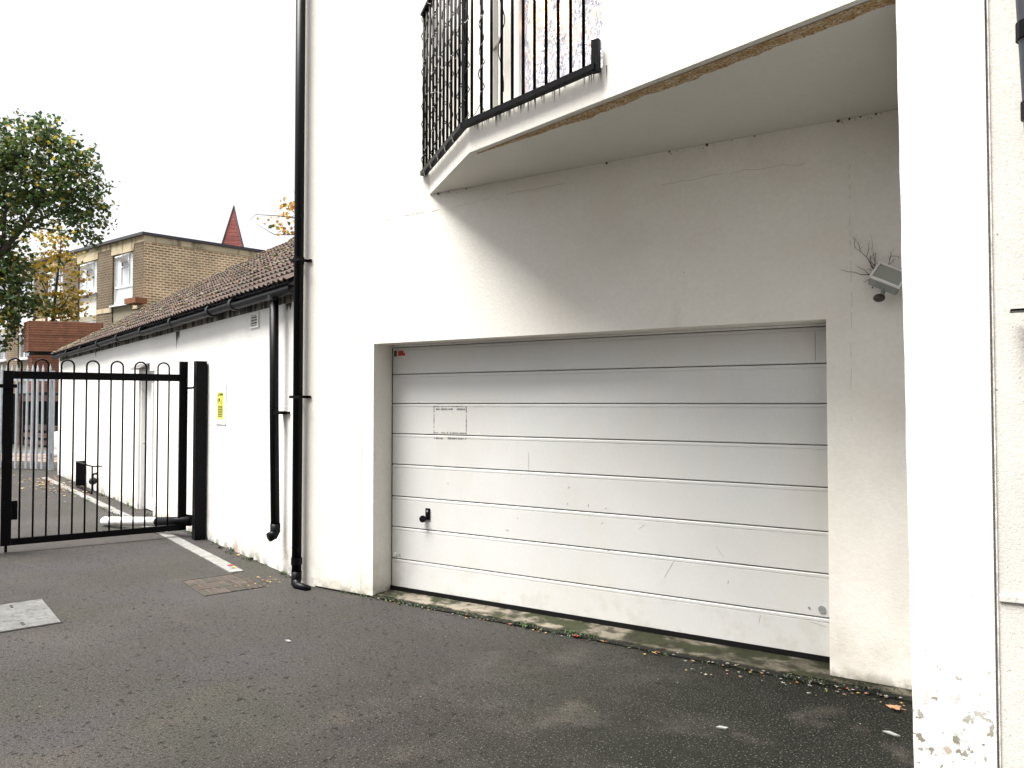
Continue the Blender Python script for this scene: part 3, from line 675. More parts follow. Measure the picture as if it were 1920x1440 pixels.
for r_ in range(55):
    for c_ in range(13):
        u = r_ * tw_ + .0; s_ = c_ * ex
        if s_ * cp > edge(u + .12) + .02 or u > 13.0: continue
        loc = (-u + .02, RY + s_ * cp, RZ + s_ * sp + rnd.uniform(-.003, .003)); rot = (rnd.uniform(-.012, .012), rnd.uniform(-.01, .01), rnd.uniform(-.012, .012))
        if cnt < 300:
            if tile0 is None: tile0 = m_.build('roof_tile', M_tile, roof); tile0.location = loc
            else: dup(tile0, loc=loc, rot=rot)
        else: rest.append(loc)
        cnt += 1
if rest:
    mm = MB()
    for l in rest: mm.add([(a + l[0], b + l[1], c + l[2]) for a, b, c in m_.v], m_.f)
    mm.build('roof_tiles_top', M_tile, roof, kind='stuff')
# underlay and back slope
us = [0, 4.8, 7.9, 10.3, 11.3, 13.1]
m_ = MB()
for a, b in zip(us[:-1], us[1:]):
    ea, eb = edge(a), edge(b)
    A_, B_ = (-a, RY + ea, RZ + ea * math.tan(PIT) - .005), (-b, RY + eb, RZ + eb * math.tan(PIT) - .005)
    m_.add([(-a, RY, RZ - .005), (-b, RY, RZ - .005), B_, A_, (-b, 4.2, 2.5), (-a, 4.2, 2.5)], [(0, 3, 2, 1), (3, 5, 4, 2)])
m_.add([(0, RY, RZ - .02), (0, RY + 2.16, RZ + 2.16 * math.tan(PIT) - .005), (0, 4.2, 2.5)], [(0, 1, 2)])
m_.build('roof_underlay', M_cap, roof)
# moss, lichen clumps and fallen twigs lying on the tiles
m_ = MB()
for i in range(900):
    u = rnd.uniform(1.5, 12.8); e = edge(u); s_ = rnd.random() ** .8 * e / cp
    z = RZ + s_ * sp; y = RY + s_ * cp; r_ = rnd.uniform(.008, .03)
    m_.ball((-u, y - .045 * sp, z + .045 * cp + rnd.uniform(-.01, .01)), r_, 5, 3, mi=rnd.choice((0, 0, 1, 2)), sc=(rnd.uniform(.7, 2.4), 1, .6))
m_.build('roof_moss', [simple('moss', (.10, .10, .04)), simple('lichen', (.28, .25, .18)), simple('dead_leaf', (.22, .13, .07))], roof, kind='stuff')
# gas meter cage at the wall foot
mc = empty('meter_cage', (-9.15, 0, 0), 0); mc.parent = nb
MB().box(-.80, -.17, .02, -.74, -.01, .50).build('end_panel', M_black, mc)
m_ = MB()
for a, b in (((-.74, -.16, .49), (.7, -.16, .49)), ((.7, -.16, .0), (.7, -.16, .50)), ((.7, -.16, .49), (.7, 0, .49)), ((-.74, -.16, .03), (.7, -.16, .03))): m_.beam(a, b, .022, .022)
m_.build('cage_frame', M_black, mc)
m_ = MB().tube([(.3, -.08, .02), (.3, -.08, .3), (.42, -.07, .34), (.45, -.02, .34)], .02, 8); m_.ball((.33, -.08, .2), .07, 8, 6); m_.build('meter_pipe', M_gutter, mc, smooth=True)
# warning sign
sg = empty('warning_sign', (0, 0, 0), 0, label='small yellow and white warning sign on the whitewashed wall near the gate post', cat='sign')
M_ = Matrix.Translation(nb.location) @ Matrix.Rotation(NA, 4, 'Z')
sg.location = M_ @ Vector((-2.20, -.004, 1.59)); sg.rotation_euler = (0, 0, NA)
MB().box(-.17, -.006, -.225, .17, 0, .235).build('sign_plate', M_upvc, sg)
MB().box(-.10, -.008, -.165, .10, -.0062, .14).build('yellow_label', M_yellow, sg)
m_ = MB()
m_.add([(-.095, -.009, .095), (-.045, -.009, .095), (-.07, -.009, .135)], [(0, 1, 2)]); m_.box(-.03, -.0095, .105, .09, -.0085, .128)
m_.box(-.09, -.0095, .01, -.065, -.0085, .08); m_.box(-.05, -.0095, .045, .0, -.0085, .07); m_.obox((-.01, -.009, .035), (.02, 0, -.012), (0, .0005, 0), (.003, 0, .006)); m_.box(.04, -.0095, .0, .05, -.0085, .06)
for k in range(7): m_.box(-.085 + rnd.uniform(0, .015), -.0095, -.022 - k * .019, .085 - rnd.uniform(0, .02), -.0085, -.012 - k * .019)
m_.build('sign_print', M_ink, sg)
for x in (-.145, .145):
    for z in (-.2, .21): MB().tube([(x, -.006, z), (x, -.010, z)], .007, 8).build('screw_head', M_grey, sg)

# ------------------------------------------------------------------ bow-top gate, post, second leaf
def make_gate():
    root = empty('bow_top_gate', (-8.09, 5.67, 0), R(-114.25 + 0))
    f_ = MB()
    GW = 1.82; zb0, zb1, zt0, zt1 = .08, .15, 1.87, 1.955
    MB().box(-.03, -.03, zb0, .06, .03, 2.11).build('hinge_stile', M_black, root)
    MB().box(GW - .095, -.03, zb0, GW, .03, zt1).build('latch_stile', M_black, root)
    MB().box(.061, -.025, zt0, GW - .096, .025, zt1 - .002).build('top_rail', M_black, root)
    MB().box(.061, -.025, zb0, GW - .096, .025, zb1).build('bottom_rail', M_black, root)
    b_ = MB().tube([(0, 0, zb1 - .004), (0, 0, zt0 + .004)], .0095, 8).build('bar', M_black, root, smooth=True)
    ts = [.175 + .1232 * k for k in range(13)]; b_.location = (ts[0], 0, 0)
    for t in ts[1:]: dup(b_, loc=(t, 0, 0))
    r_ = .0616; zc = 2.088 - r_
    h_ = MB().tube([(-r_, 0, zt1 - .006)] + [(-r_ * math.cos(math.pi * k / 14), 0, zc + r_ * math.sin(math.pi * k / 14)) for k in range(15)] + [(r_, 0, zt1 - .006)], .0095, 8).build('hoop', M_black, root, smooth=True)
    h_.location = (ts[0] + r_, 0, 0)
    for k in range(1, 7): dup(h_, loc=(ts[0] + r_ + .2464 * k, 0, 0))
    dup(b_, loc=(ts[12] + .0, 0, 0)) if False else None
    MB().box(GW - .15, -.045, .35, GW - .096, -.0, .55).build('lock_box', M_black, root)
    m_ = MB(); m_.tube([(GW - .05, -.05, -.0), (GW - .05, -.05, .42)], .014, 8); m_.box(GW - .08, -.065, .12, GW - .02, -.031, .16)
    m_.build('drop_bolt', M_black, root)
    return root
gate = make_gate(); tag(gate, 'black bow topped steel gate leaf hung from the square post', 'gate', 'two leaves of the black bow topped gate')
gate2 = dup_tree(gate); g2d = Vector((math.cos(R(-114.25)), math.sin(R(-114.25)), 0))
gate2.location = Vector((-8.09, 5.67, 0)) + g2d * 3.70; gate2.rotation_euler = (0, 0, R(-114.25 + 180))
gate2['label'] = 'second black gate leaf, almost wholly cut off by the left picture edge'
m_ = MB(); p = Vector((-8.09, 5.67, 0)) + g2d * 1.70
gl = MB().beam((0, 0, 0), tuple(g2d * .26), .03, .04).build('gate_latch', M_black, gate); 
gl.parent = None; gl.location = p + Vector((.02, 0, 1.79)) + Vector((.04, -.02, 0)); gl.parent = gate; gl.matrix_parent_inverse = (Matrix.Translation(gate.location) @ Matrix.Rotation(R(-114.25), 4, 'Z')).inverted()
post = empty('gate_post', (-7.765, 5.648, 0), NA, label='square black steel gate post standing against the whitewashed wall', cat='post')
MB().box(-.06, -.06, -.05, .06, .06, 2.095).build('post_tube', M_black, post, bevel=.006)
MB().box(-.063, -.063, 2.0955, .063, .063, 2.103).build('post_cap', M_black, post)
for z in (1.80, .26):
    m_ = MB(); m_.tube([(-.055, -.01, z + .02), (-.13, -.02, z + .02)], .018, 8); m_.tube([(-.115, -.02, z - .05), (-.115, -.02, z + .05)], .02, 8); m_.tube([(-.13, -.02, z), (-.27, -.02, z - .01)], .013, 8); m_.ball((-.40, -.10, z - .01), .02, 8, 6); m_.tube([(-.27, -.02, z - .01), (-.40, -.10, z - .01)], .013, 8)
    m_.build('hinge', M_black, post)

# pale bollard arm lying beyond the gate
bl = empty('lying_bollard', (-9.70, 5.62, .06), 0, label='white and black round bollard lying on its side behind the gate', cat='bollard')
a = Vector((0, 0, 0)); b = Vector((1.15, .02, .085)); c = Vector((1.78, .03, .14))
MB().tube([a, (.012, 0, .001), (.04, .001, .003), b], [.02, .045, .056, .056], 16).build('white_tube', M_white, bl, smooth=True)
MB().tube([b, c], .057, 16).build('black_tube', M_black, bl, smooth=True)

# ------------------------------------------------------------------ kerb strip, covers, plank
kroot = empty('kerb_strip', (0, 0, 0), 0, label='pale concrete edging strip running beside the whitewashed wall', cat='kerb')
pts = [(-5.93, 4.74), (-8.25, 5.60), (-10.8, 6.45), (-14.6, 7.76), (-17.1, 8.60)]
ln = [(Vector(a), Vector(b)) for a, b in zip(pts[:-1], pts[1:])]
tot = sum((b - a).length for a, b in ln)
def along(s):
    for a, b in ln:
        l = (b - a).length
        if s <= l: return a.lerp(b, s / l), (b - a).normalized()
        s -= l
    return ln[-1][1], (ln[-1][1] - ln[-1][0]).normalized()
s = 0; K = .905
base = None
while s + K < tot:
    p, d = along(s + K / 2)
    loc = (p.x, p.y, rnd.uniform(-.003, .003)); rz = math.atan2(d.y, d.x) + rnd.uniform(-.008, .008)
    if base is None:
        base = MB().box(-.447, -.062, -.1, .447, .062, .012).build('kerb_stone', M_kerb, kroot, bevel=.006, loc=loc); base.rotation_euler = (0, 0, rz)
    else: dup(base, loc=loc, rot=(0, 0, rz))
    s += K
# manhole cover
mh = empty('manhole_cover', (-6.14, 2.92, 0), R(-18.5), label='pale galvanised access cover set in the tarmac at the left edge', cat='manhole cover')
m_ = MB(); m_.box(-.435, -.225, -.02, .435, -.213, .005); m_.box(-.435, .213, -.02, .435, .225, .005); m_.box(-.435, -.213, -.02, -.423, .213, .005); m_.box(.423, -.213, -.02, .435, .213, .005)
m_.build('cover_frame', mat('dark_frame', (.012, .012, .011), .9), mh)
MB().box(-.42, -.21, -.02, .42, .21, .008).build('cover_plate', M_steel, mh)
for x in (-.3, .3): MB().box(x - .05, -.02, .0085, x + .05, .0, .0105).build('lifting_slot', M_dark, mh)
# brick-filled cover
bc = empty('brick_inset_cover', (-5.66, 4.37, 0), R(-20), label='square recessed cover filled with worn reddish brick paving near the downpipes', cat='drain cover')
m_ = MB(); m_.box(-.34, -.26, -.02, .34, -.252, .005); m_.box(-.34, .252, -.02, .34, .26, .005); m_.box(-.34, -.252, -.02, -.332, .252, .005); m_.box(.332, -.252, -.02, .34, .252, .005)
m_.build('cover_edge', mat('edge_steel', (.02, .018, .016), .8), bc)
MB().box(-.33, -.25, -.02, .33, .25, .001).build('mortar_bed', M_soil, bc)
b0 = None
for i in range(3):
    for jx in range(7):
        loc = (-.22 + i * .22, -.213 + jx * .0707, rnd.uniform(-.003, .001))
        if b0 is None: b0 = MB().box(-.104, -.031, -.02, .104, .031, .006).build('brick', M_ibrick, bc, loc=loc, bevel=.003)
        else: dup(b0, loc=loc, rot=(0, 0, rnd.uniform(-.03, .03)))
o = empty('wooden_plank', (-9.35, 6.12, .03), R(8), label='short plank of bare wood lying at the foot of the whitewashed wall', cat='plank')
MB().box(-.26, -.06, -.02, .26, .06, .015).build('board', mat('bare_wood', (.42, .28, .14), .8, .2, 6), o)

# ------------------------------------------------------------------ palisade fence beyond the gate
pf = empty('palisade_fence', (-18.75, 9.64, 0), R(200.1), label='galvanised steel palisade fence with pointed pales beyond the gate', cat='fence')
m_ = MB(); W_ = .035; pv = []
for z, k in ((.03, 1), (2.43, 1), (2.55, .12)): pv += [(-W_ * k, 0, z), (-W_ * .5 * k, .014 * k, z), (0, .018 * k, z), (W_ * .5 * k, .014 * k, z), (W_ * k, 0, z)]
m_.add(pv, [(5 * j_ + i, 5 * j_ + i + 1, 5 * (j_ + 1) + i + 1, 5 * (j_ + 1) + i) for j_ in range(2) for i in range(4)])
m_.add([(x, y - .004, z) for x, y, z in pv], [(5 * (j_ + 1) + i, 5 * (j_ + 1) + i + 1, 5 * j_ + i + 1, 5 * j_ + i) for j_ in range(2) for i in range(4)])
pale = m_.build('pale', M_galv, pf); pale.location = (.13, 0, 0)
for k in range(1, 34): dup(pale, loc=(.18 + k * .149, 0, rnd.uniform(-.008, .008)), rot=(0, rnd.uniform(-.006, .006), 0))
for z in (.42, 2.18): MB().box(.05, -.05, z - .025, 5.2, -.006, z + .025).build('rail', M_galv, pf)
for x in (.15, 2.75, 5.2): MB().box(x - .05, -.12, 0, x + .05, -.055, 2.4).build('fence_post', M_galv, pf)

# ------------------------------------------------------------------ timber-clad building behind the fence
cl = empty('timber_clad_building', (-28.98, 13.99, 0), 0, label='reddish brown boarded tower block of timber over a dark open store behind the fence', cat='building')
cdir = Vector((-28.43 + 28.98, 15.5 - 13.99)).normalized(); cdir = Vector((.62, .785)).normalized(); ldir = Vector((-.96, .28)).normalized()
def faceboards(z0, z1, n, wR, wL, setin, name='cladding_board'):
    h = (z1 - z0) / n
    for k in range(n):
        za = z0 + k * h + .008; zb = z0 + (k + 1) * h - .004; t = rnd.uniform(0, .01)
        o_ = cdir * 0 + Vector((0, 0))
        nR = Vector((cdir.y, -cdir.x)); nL = Vector((-ldir.y, ldir.x)) if Vector((-ldir.y, ldir.x)).dot(Vector((0, -1))) > 0 else Vector((ldir.y, -ldir.x))
        base = (cdir + ldir).normalized() * setin
        for d, nn, w_ in ((cdir, nR, wR), (ldir, nL, wL)):
            a = base + nn * (.02 + t); b = a + d * w_
            MB().prism([tuple(a), tuple(b), tuple(b - nn * .02), tuple(a - nn * .02)][::1], za, zb).build(name, M_clad, cl)
    base = (cdir + ldir).normalized() * (setin + .03)
    MB().prism([tuple(base), tuple(base + cdir * wR), tuple(base + cdir * wR + ldir * wL), tuple(base + ldir * wL)], z0, z1).build('core_wall', M_dark, cl)
faceboards(3.50, 4.62, 13, 2.35, 1.0, 0)
faceboards(2.02, 3.38, 15, 2.6, .9, .16)
b_ = (cdir + ldir).normalized() * .2
MB().prism([tuple(b_), tuple(b_ + cdir * 2.3), tuple(b_ + cdir * 2.3 + ldir * .9), tuple(b_ + ldir * .9)], 3.40, 3.49).build('shade_band', M_dark, cl)  # near-black strip carries the shade under the upper boarding
for a_, l_ in ((b_ + cdir * .05, 'store_post'), (b_ + cdir * 2.4, 'store_post'), (b_ + ldir * 2.4, 'store_post'), (b_ + cdir * 1.25, 'store_post')):
    MB().box(a_.x - .07, a_.y - .07, 0, a_.x + .07, a_.y + .07, 1.9).build(l_, M_timber, cl)
e1 = b_ - Vector((0, .02)); MB().beam((*(e1 + ldir * 2.4), 1.80), (*e1, 1.80), .1, .22).build('store_beam', M_timber, cl)
MB().beam((*e1, 1.80), (*(e1 + cdir * 2.5), 1.80), .1, .22).build('store_beam', M_timber, cl)

bw0, bw1 = Vector((-32.4, 14.6)) - cl.location.xy, Vector((-29.7, 16.9)) - cl.location.xy
MB().prism([tuple(bw0), tuple(bw1), tuple(bw1 + Vector((-.1, .1))), tuple(bw0 + Vector((-.1, .1)))], 0, 2.0).build('store_back_wall', M_dark, cl)
MB().prism([tuple(b_), tuple(b_ + cdir * 2.6), tuple(b_ + cdir * 2.6 + ldir * 2.6), tuple(b_ + ldir * 3.0)], 1.92, 2.0).build('store_ceiling', M_dark, cl)
for k in range(11):
    t = k % 4; p_ = b_ + cdir * (.35 + .12 * t) + ldir * .2
    lb = MB().beam((cl.location.x + p_.x - 1.7 + rnd.uniform(-.1, .1), cl.location.y + p_.y + .25, .15 + (k // 4) * .27 + t * .03), (cl.location.x + p_.x + .5 + rnd.uniform(-.2, .2), cl.location.y + p_.y + .1, .15 + (k // 4) * .27), .13, .16).build('timber_baulk', M_timber, None)
    tag(lb, 'old reclaimed timber baulk stacked in the dark open store behind the fence', 'timber', 'timber baulks stacked in the store')
sk = MB(); sk.ball((0, 0, .33), .36, 14, 10, sc=(1, .8, 1.25)); sk.ball((.12, -.05, .10), .30, 12, 8, sc=(1.1, 1, .6))
sk.v = [(x + .03 * math.sin(9 * z + 5 * y), y + .03 * math.sin(11 * x + 7 * z), max(0, z)) for x, y, z in sk.v]
sk.build('white_sack', M_bag, loc=(-23.15, 12.05, .0), smooth=True, label='bulging white sack slumped beyond the palisade fence', cat='sack')

# ------------------------------------------------------------------ brick flats in the distance
fb = empty('brick_flats', (-29.2, 18.5, 0), R(-5.17), label='flat roofed yellow brick flats with white framed windows', cat='building')
ZTOP = 8.38
ux = [-22, -19.2, -17.4, -15.95, -14.15, -12.7, -10.9, -9.40, -7.60, -6.0, -4.15, -2.70, -.92, 0]
zs_ = [-.1, .9, 2.7, 3.45, 5.36, 5.60, 6.6, 8.09, ZTOP]
holes = set()
for i in (1, 3, 5, 7, 9, 11):
    for k in (1, 3, 4, 5, 6): holes.add((i, k))
m_ = MB(); wall_cells(m_, ux, zs_, holes, 0, .3); m_.build('front_wall', M_brickd, fb)
# side wall turned a little outwards
m_ = MB(); sdir = Vector((.15, .989)); L_ = 11
v = [(0, .0), (sdir.x * L_, sdir.y * L_), (sdir.x * L_ - .3, sdir.y * L_), (-.3, .31), (-.002, .301)]
m_.prism([(0.0, .301), (sdir.x * L_, sdir.y * L_), (sdir.x * L_ - .3, sdir.y * L_), (-.3, .301)], -.1, ZTOP); m_.prism([(-.0, .001), (.045, .301), (0, .301)], -.1, ZTOP)
m_.build('side_wall', M_brick, fb)
# cream string course and dark parapet cap
def band(z0, z1, t, mname, m, step=2.2):
    x = -22
    poly = [(-22, -t), (0 + t * .6, -t), (sdir.x * L_ + t, sdir.y * L_), (sdir.x * L_ - .35, sdir.y * L_), (-.35, .35), (-22, .35)]
    MB().prism(poly, z0, z1).build(mname, m, fb)
band(ZTOP + .001, ZTOP + .26, .012, 'cream_band', M_band); band(ZTOP + .262, ZTOP + .38, .12, 'parapet_cap', M_cap)
MB().prism([(-22, .3), (-.3, .3), (1.3, 11), (-22, 11)], ZTOP + .1, ZTOP + .2).build('flat_roof', M_cap, fb)
def window(x0, x1, z0, z1, panes, vent=None, y=.12, pm=M_pane):
    f_ = MB(); t = .07
    f_.box(x0, y - .04, z0, x0 + t, y + .02, z1); f_.box(x1 - t, y - .04, z0, x1, y + .02, z1); f_.box(x0 + t, y - .04, z0, x1 - t, y + .02, z0 + t); f_.box(x0 + t, y - .04, z1 - t, x1 - t, y + .02, z1)
    for a, b, c, d in panes['bars']: f_.box(a, y - .035, b, c, y + .018, d)
    w_ = f_.build('window', M_upvc, fb)
    for a, b, c, d in panes['glass']: MB().add([(a, y, b), (c, y, b), (c, y, d), (a, y, d)], [(0, 1, 2, 3)]).build('pane', pm, w_)
    if vent:
        a, b, c, d = vent
        m2 = MB(); m2.obox(((a + c) / 2, y - .16, (b + d) / 2 + .03), ((c - a) / 2, 0, 0), (0, .16, -.22 * (d - b)), (0, .012, .016)); m2.build('opening_vent', M_upvc, w_)
        MB().add([(a, y + .004, b), (c, y + .004, b), (c, y + .004, d), (a, y + .004, d)], [(0, 1, 2, 3)]).build('vent_opening', M_paned, w_)
    MB().box(x0 - .06, y - .22, z0 - .06, x1 + .06, y - .0, z0 - .002).build('sill', M_upvc, w_)
    return w_
for i, (x0, x1) in enumerate(((-2.70, -.92), (-6.0, -4.15), (-9.4, -7.6), (-12.7, -10.9), (-15.95, -14.15), (-19.2, -17.4))):
    wd = x1 - x0; a1, a2 = x0 + wd * .33, x0 + wd * .70; x0i, x1i = x0 + .002, x1 - .002
    full = i == 0; zb = 5.87 if full else 6.62; zm = 6.62
    bars = [(a1 - .025, zm + .07, a1 + .025, 8.02), (a2 - .025, zm + .07, a2 + .025, 8.02), (a1 + .025, 7.50, a2 - .025, 7.56)]
    glass = [(x0 + .07, zm + .07, a1 - .025, 8.02), (a1 + .025, zm + .07, a2 - .025, 7.50), (a2 + .025, zm + .07, x1 - .07, 8.02)]
    if full: bars += [(x0 + .07, zm, x1 - .07, zm + .07)]; glass += [(x0 + .07, zb + .07, x1 - .07, zm)]
    window(x0i, x1i, zb, 8.088, dict(bars=bars, glass=glass), (a1 + .03, 7.57, a2 - .03, 8.0))
    if not full: MB().box(x0i, .08, 5.60, x1i, .2, 6.555).build('white_panel', M_white, fb)
    MB().box(x0i, .05, (5.362 if not full else 4.9), x1i, .25, (5.598 if not full else 5.80)).build('spandrel_panel', M_span, fb)
    if full: MB().box(x0i, .1, 3.45, x1i, .24, 4.898).build('lower_panel', M_span, fb)
    else: window(x0i, x1i, 3.9, 5.358, dict(bars=[(a1 - .025, 3.97, a1 + .025, 5.28), (a2 - .025, 3.97, a2 + .025, 5.28), (a1 + .025, 4.7, a2 - .025, 4.76)], glass=[(x0 + .07, 3.97, a1 - .025, 5.28), (a1 + .025, 3.97, a2 - .025, 4.7), (a2 + .025, 3.97, x1 - .07, 5.28)]), (a1 + .03, 4.77, a2 - .03, 5.25), pm=M_paned)
    if not full: MB().box(x0i, .1, 3.45, x1i, .24, 3.83).build('lower_panel', M_span, fb)
    MB().box(x0i, .06, .9, x1i, .1, 2.7).build('ground_floor_window', M_paned, fb)
    MB().box(x0 - .10, -.02, 8.092, x1 + .10, -.001, ZTOP - .002).build('lintel', M_band, fb)
for x0, x1 in zip((-.92, -4.15, -7.6, -10.9, -14.15, -17.4), (0, -2.70, -6.0, -9.4, -12.7, -15.95)):
    MB().box(min(x0, x1) + .02, -.02, 5.60, max(x0, x1) - .02, -.001, 5.80).build('pier_band', M_band, fb)
MB().box(-.50, -.55, 5.72, .42, -.06, 5.95).build('terracotta_ledge', M_terra, fb)
# red tiled spire
spx = empty('church_spire', (-50.1, 39.35, 0), R(43), label='pointed red tiled spire rising behind the flats', cat='spire')
m_ = MB(); HB = 1.02
v = [(-HB, -HB, 13), (HB, -HB, 13), (HB, HB, 13), (-HB, HB, 13), (0, 0, 17.55)]
K_ = 14; prev = None; mm = MB()
for k in range(K_):
    f0, f1 = k / K_, (k + 1) / K_; z0, z1 = 13 + 4.5 * f0, 13 + 4.5 * f1; h0, h1 = HB * (1 - f0) + .008, HB * (1 - f1)
    mm.add([(-h0, -h0, z0), (h0, -h0, z0), (h0, h0, z0), (-h0, h0, z0), (-h1, -h1, z1), (h1, -h1, z1), (h1, h1, z1), (-h1, h1, z1)], [(0, 1, 5, 4), (1, 2, 6, 5), (2, 3, 7, 6), (3, 0, 4, 7), (3, 2, 1, 0)])
mm.build('tiled_spire', M_spiretile, spx)
MB().box(-1.1, -1.1, 0, 1.1, 1.1, 12.998).build('tower', M_brick, spx)
mm = MB()
for sx, sy in ((-1, -1), (1, -1)): mm.tube([(sx * (HB + .03), sy * (HB + .03), 13), (0, 0, 17.52)], .05, 6)
mm.build('hip_ridge', M_cap, spx)

# ------------------------------------------------------------------ trees
def leafcloud(cl_, dens, size, mix, seed, dy=1.0):
    r_ = random.Random(seed); m_ = MB()
    for (x, y, z, r0) in cl_:
        # break every clump into small sprays
        ns = max(8, int(30 * (r0 / .5) ** 2))
        sprays = []
        for _ in range(ns):
            d = Vector((r_.gauss(0, 1), r_.gauss(0, 1), r_.gauss(0, 1))).normalized() * r0 * r_.uniform(.15, 1.12)
            sprays.append((Vector((x, y, z)) + d + Vector((r_.uniform(-dy, dy) * .5, r_.uniform(-dy, dy), 0)), r_.uniform(.10, .24) * (r0 / .6) ** .5))
        n = int(dens * r0 * r0); shade = r_.random()
        for _ in range(n):
            c, sr = r_.choice(sprays)
            p = c + Vector((r_.gauss(0, sr), r_.gauss(0, sr), r_.gauss(0, sr * .7)))
            a = Vector((r_.uniform(-1, 1), r_.uniform(-1, 1), r_.uniform(-.9, .5))).normalized(); b = a.cross(Vector((r_.uniform(-1, 1), r_.uniform(-1, 1), r_.uniform(-1, 1)))).normalized()
            s_ = size * r_.uniform(.6, 1.3); nn = a.cross(b) * s_ * .15
            mi = r_.choice(mix)
            if shade > .7 and r_.random() < .3: mi = 2 if mi < 3 else mi
            m_.add([p - a * s_ * .5, p - b * s_ * .42 + nn, p + a * s_ * .5, p + b * s_ * .42 + nn], [(0, 1, 2), (0, 2, 3)], mi)
    return m_
GR = [(-30.48, 13.94, 11.54, 0.7), (-29.79, 14.35, 11.84, 0.6), (-29.36, 14.6, 12.18, 0.36), (-29.28, 14.67, 11.44, 0.76), (-28.6, 15.09, 11.14, 0.56), (-28.13, 15.4, 10.68, 0.48), (-27.81, 15.6, 10.54, 0.26), (-30.15, 14.17, 10.54, 1.0), (-29.13, 14.8, 10.34, 0.9), (-28.28, 15.33, 10.04, 0.66), (-27.77, 15.64, 9.84, 0.36), (-30.51, 13.99, 9.34, 0.9), (-29.65, 14.51, 9.38, 0.9), (-28.8, 15.03, 9.34, 0.76), (-28.03, 15.5, 9.14, 0.56), (-27.56, 15.8, 9.04, 0.36), (-30.35, 14.12, 8.14, 0.6), (-27.7, 15.72, 8.54, 0.44), (-28.3, 15.36, 8.34, 0.5), (-28.72, 15.09, 8.84, 0.56), (-28.0, 15.56, 7.84, 0.4), (-29.41, 14.69, 8.44, 0.44), (-30.8, 13.89, 6.74, 0.8), (-30.38, 14.16, 6.34, 0.56), (-30.73, 13.97, 5.54, 0.84), (-30.14, 14.34, 5.44, 0.64), (-30.54, 14.12, 4.64, 0.56), (-30.82, 13.97, 3.94, 0.36), (-29.88, 14.5, 5.24, 0.44), (-30.79, 13.88, 7.54, 0.56), (-30.66, 13.86, 10.74, 0.8), (-31.34, 13.44, 10.74, 1.2), (-31.54, 13.38, 8.74, 1.2), (-31.57, 13.43, 6.74, 1.2), (-31.94, 13.26, 4.74, 1.0), (-32.6, 13.2, 9.8, 1.6), (-33, 12.9, 7.5, 1.6)]
YE = [(-31.63, 15.72, 7.11, 0.51), (-31.11, 16.02, 7.53, 0.51), (-30.62, 16.34, 6.89, 0.39), (-30.51, 16.43, 6.14, 0.39), (-31.1, 16.09, 5.78, 0.56), (-31.56, 15.82, 5.22, 0.32), (-30.92, 16.21, 5.22, 0.43), (-30.55, 16.43, 5.33, 0.3), (-31.42, 15.87, 6.46, 0.26), (-32.03, 15.47, 7.32, 0.3), (-31.03, 16.05, 8.24, 0.43), (-31.94, 15.49, 8.35, 0.3), (-30.37, 16.54, 5.5, 0.19)]
OR = [(-18.42, 16.7, 8.15, 0.24), (-18.76, 16.51, 7.46, 0.34), (-19.06, 16.33, 7.46, 0.14), (-18.48, 16.7, 7.03, 0.17), (-18.39, 16.72, 7.72, 0.24), (-18.1, 16.9, 7.89, 0.31), (-17.96, 17.0, 7.38, 0.34), (-17.3, 17.2, 7.9, .6), (-16.9, 17.4, 7.0, .6)]
t1 = empty('broadleaf_tree', (-32.2, 13.2, 0), 0, label='large green broadleaf tree turning yellow at left behind the fence', cat='tree')
def loc_(m_, o): m_.v = [(x - o.location.x, y - o.location.y, z) for x, y, z in m_.v]; return m_
loc_(leafcloud(GR, 620, .18, [0, 0, 0, 0, 1, 1, 1, 2, 2, 0, 0, 0, 1, 1, 2, 2, 0, 3], 1, .45), t1).build('crown', M_leafs, t1)
m_ = MB(); m_.tube([(-32.2, 13.2, 0), (-32.1, 13.25, 2.4), (-31.7, 13.4, 4.4), (-31.23, 13.64, 6.54)], [.30, .26, .20, .14], 10); loc_(m_, t1).build('trunk', M_bark, t1, smooth=True)
def limb(pts, r0, r1, t):
    m_ = MB(); n = len(pts); m_.tube(pts, [r0 + (r1 - r0) * i / (n - 1) for i in range(n)], 7); loc_(m_, t).build('limb', M_bark, t, smooth=True)
A = Vector((-31.23, 13.64, 6.54))
limb([A, (-30.79, 13.88, 7.34), (-30.1, 14.28, 8.24), (-29.62, 14.54, 9.14), (-29.3, 14.7, 10.14), (-29.2, 14.7, 11.2)], .13, .03, t1)
limb([(-30.1, 14.28, 8.24), (-29.15, 14.84, 8.74), (-28.29, 15.34, 9.44)], .07, .02, t1)
limb([(-30.79, 13.88, 7.34), (-30.69, 13.9, 8.74), (-30.16, 14.19, 9.94), (-29.8, 14.36, 11.34)], .08, .02, t1)
limb([(-29.62, 14.54, 9.14), (-28.9, 14.9, 9.9), (-28.4, 15.2, 10.7)], .04, .012, t1)
limb([(-30.1, 14.28, 8.24), (-29.0, 14.9, 8.1), (-28.1, 15.5, 8.0)], .04, .012, t1)
limb([A, (-30.9, 13.8, 6.6), (-30.3, 14.1, 5.9), (-29.9, 14.4, 5.4)], .06, .015, t1)
t2 = empty('yellow_tree', (-31.6, 15.9, 0), 0, label='smaller tree with yellow autumn leaves in front of the brick flats', cat='tree')
loc_(leafcloud(YE, 640, .17, [3, 3, 3, 3, 3, 2, 0, 4], 2, .4), t2).build('crown', M_leafs, t2)
m_ = MB(); m_.tube([(-31.6, 15.9, 0), (-31.5, 15.95, 3), (-31.3, 16, 5.2), (-31.1, 16.05, 7), (-31.0, 16.1, 8.2)], [.12, .10, .07, .04, .015], 8); loc_(m_, t2).build('trunk', M_bark, t2, smooth=True)
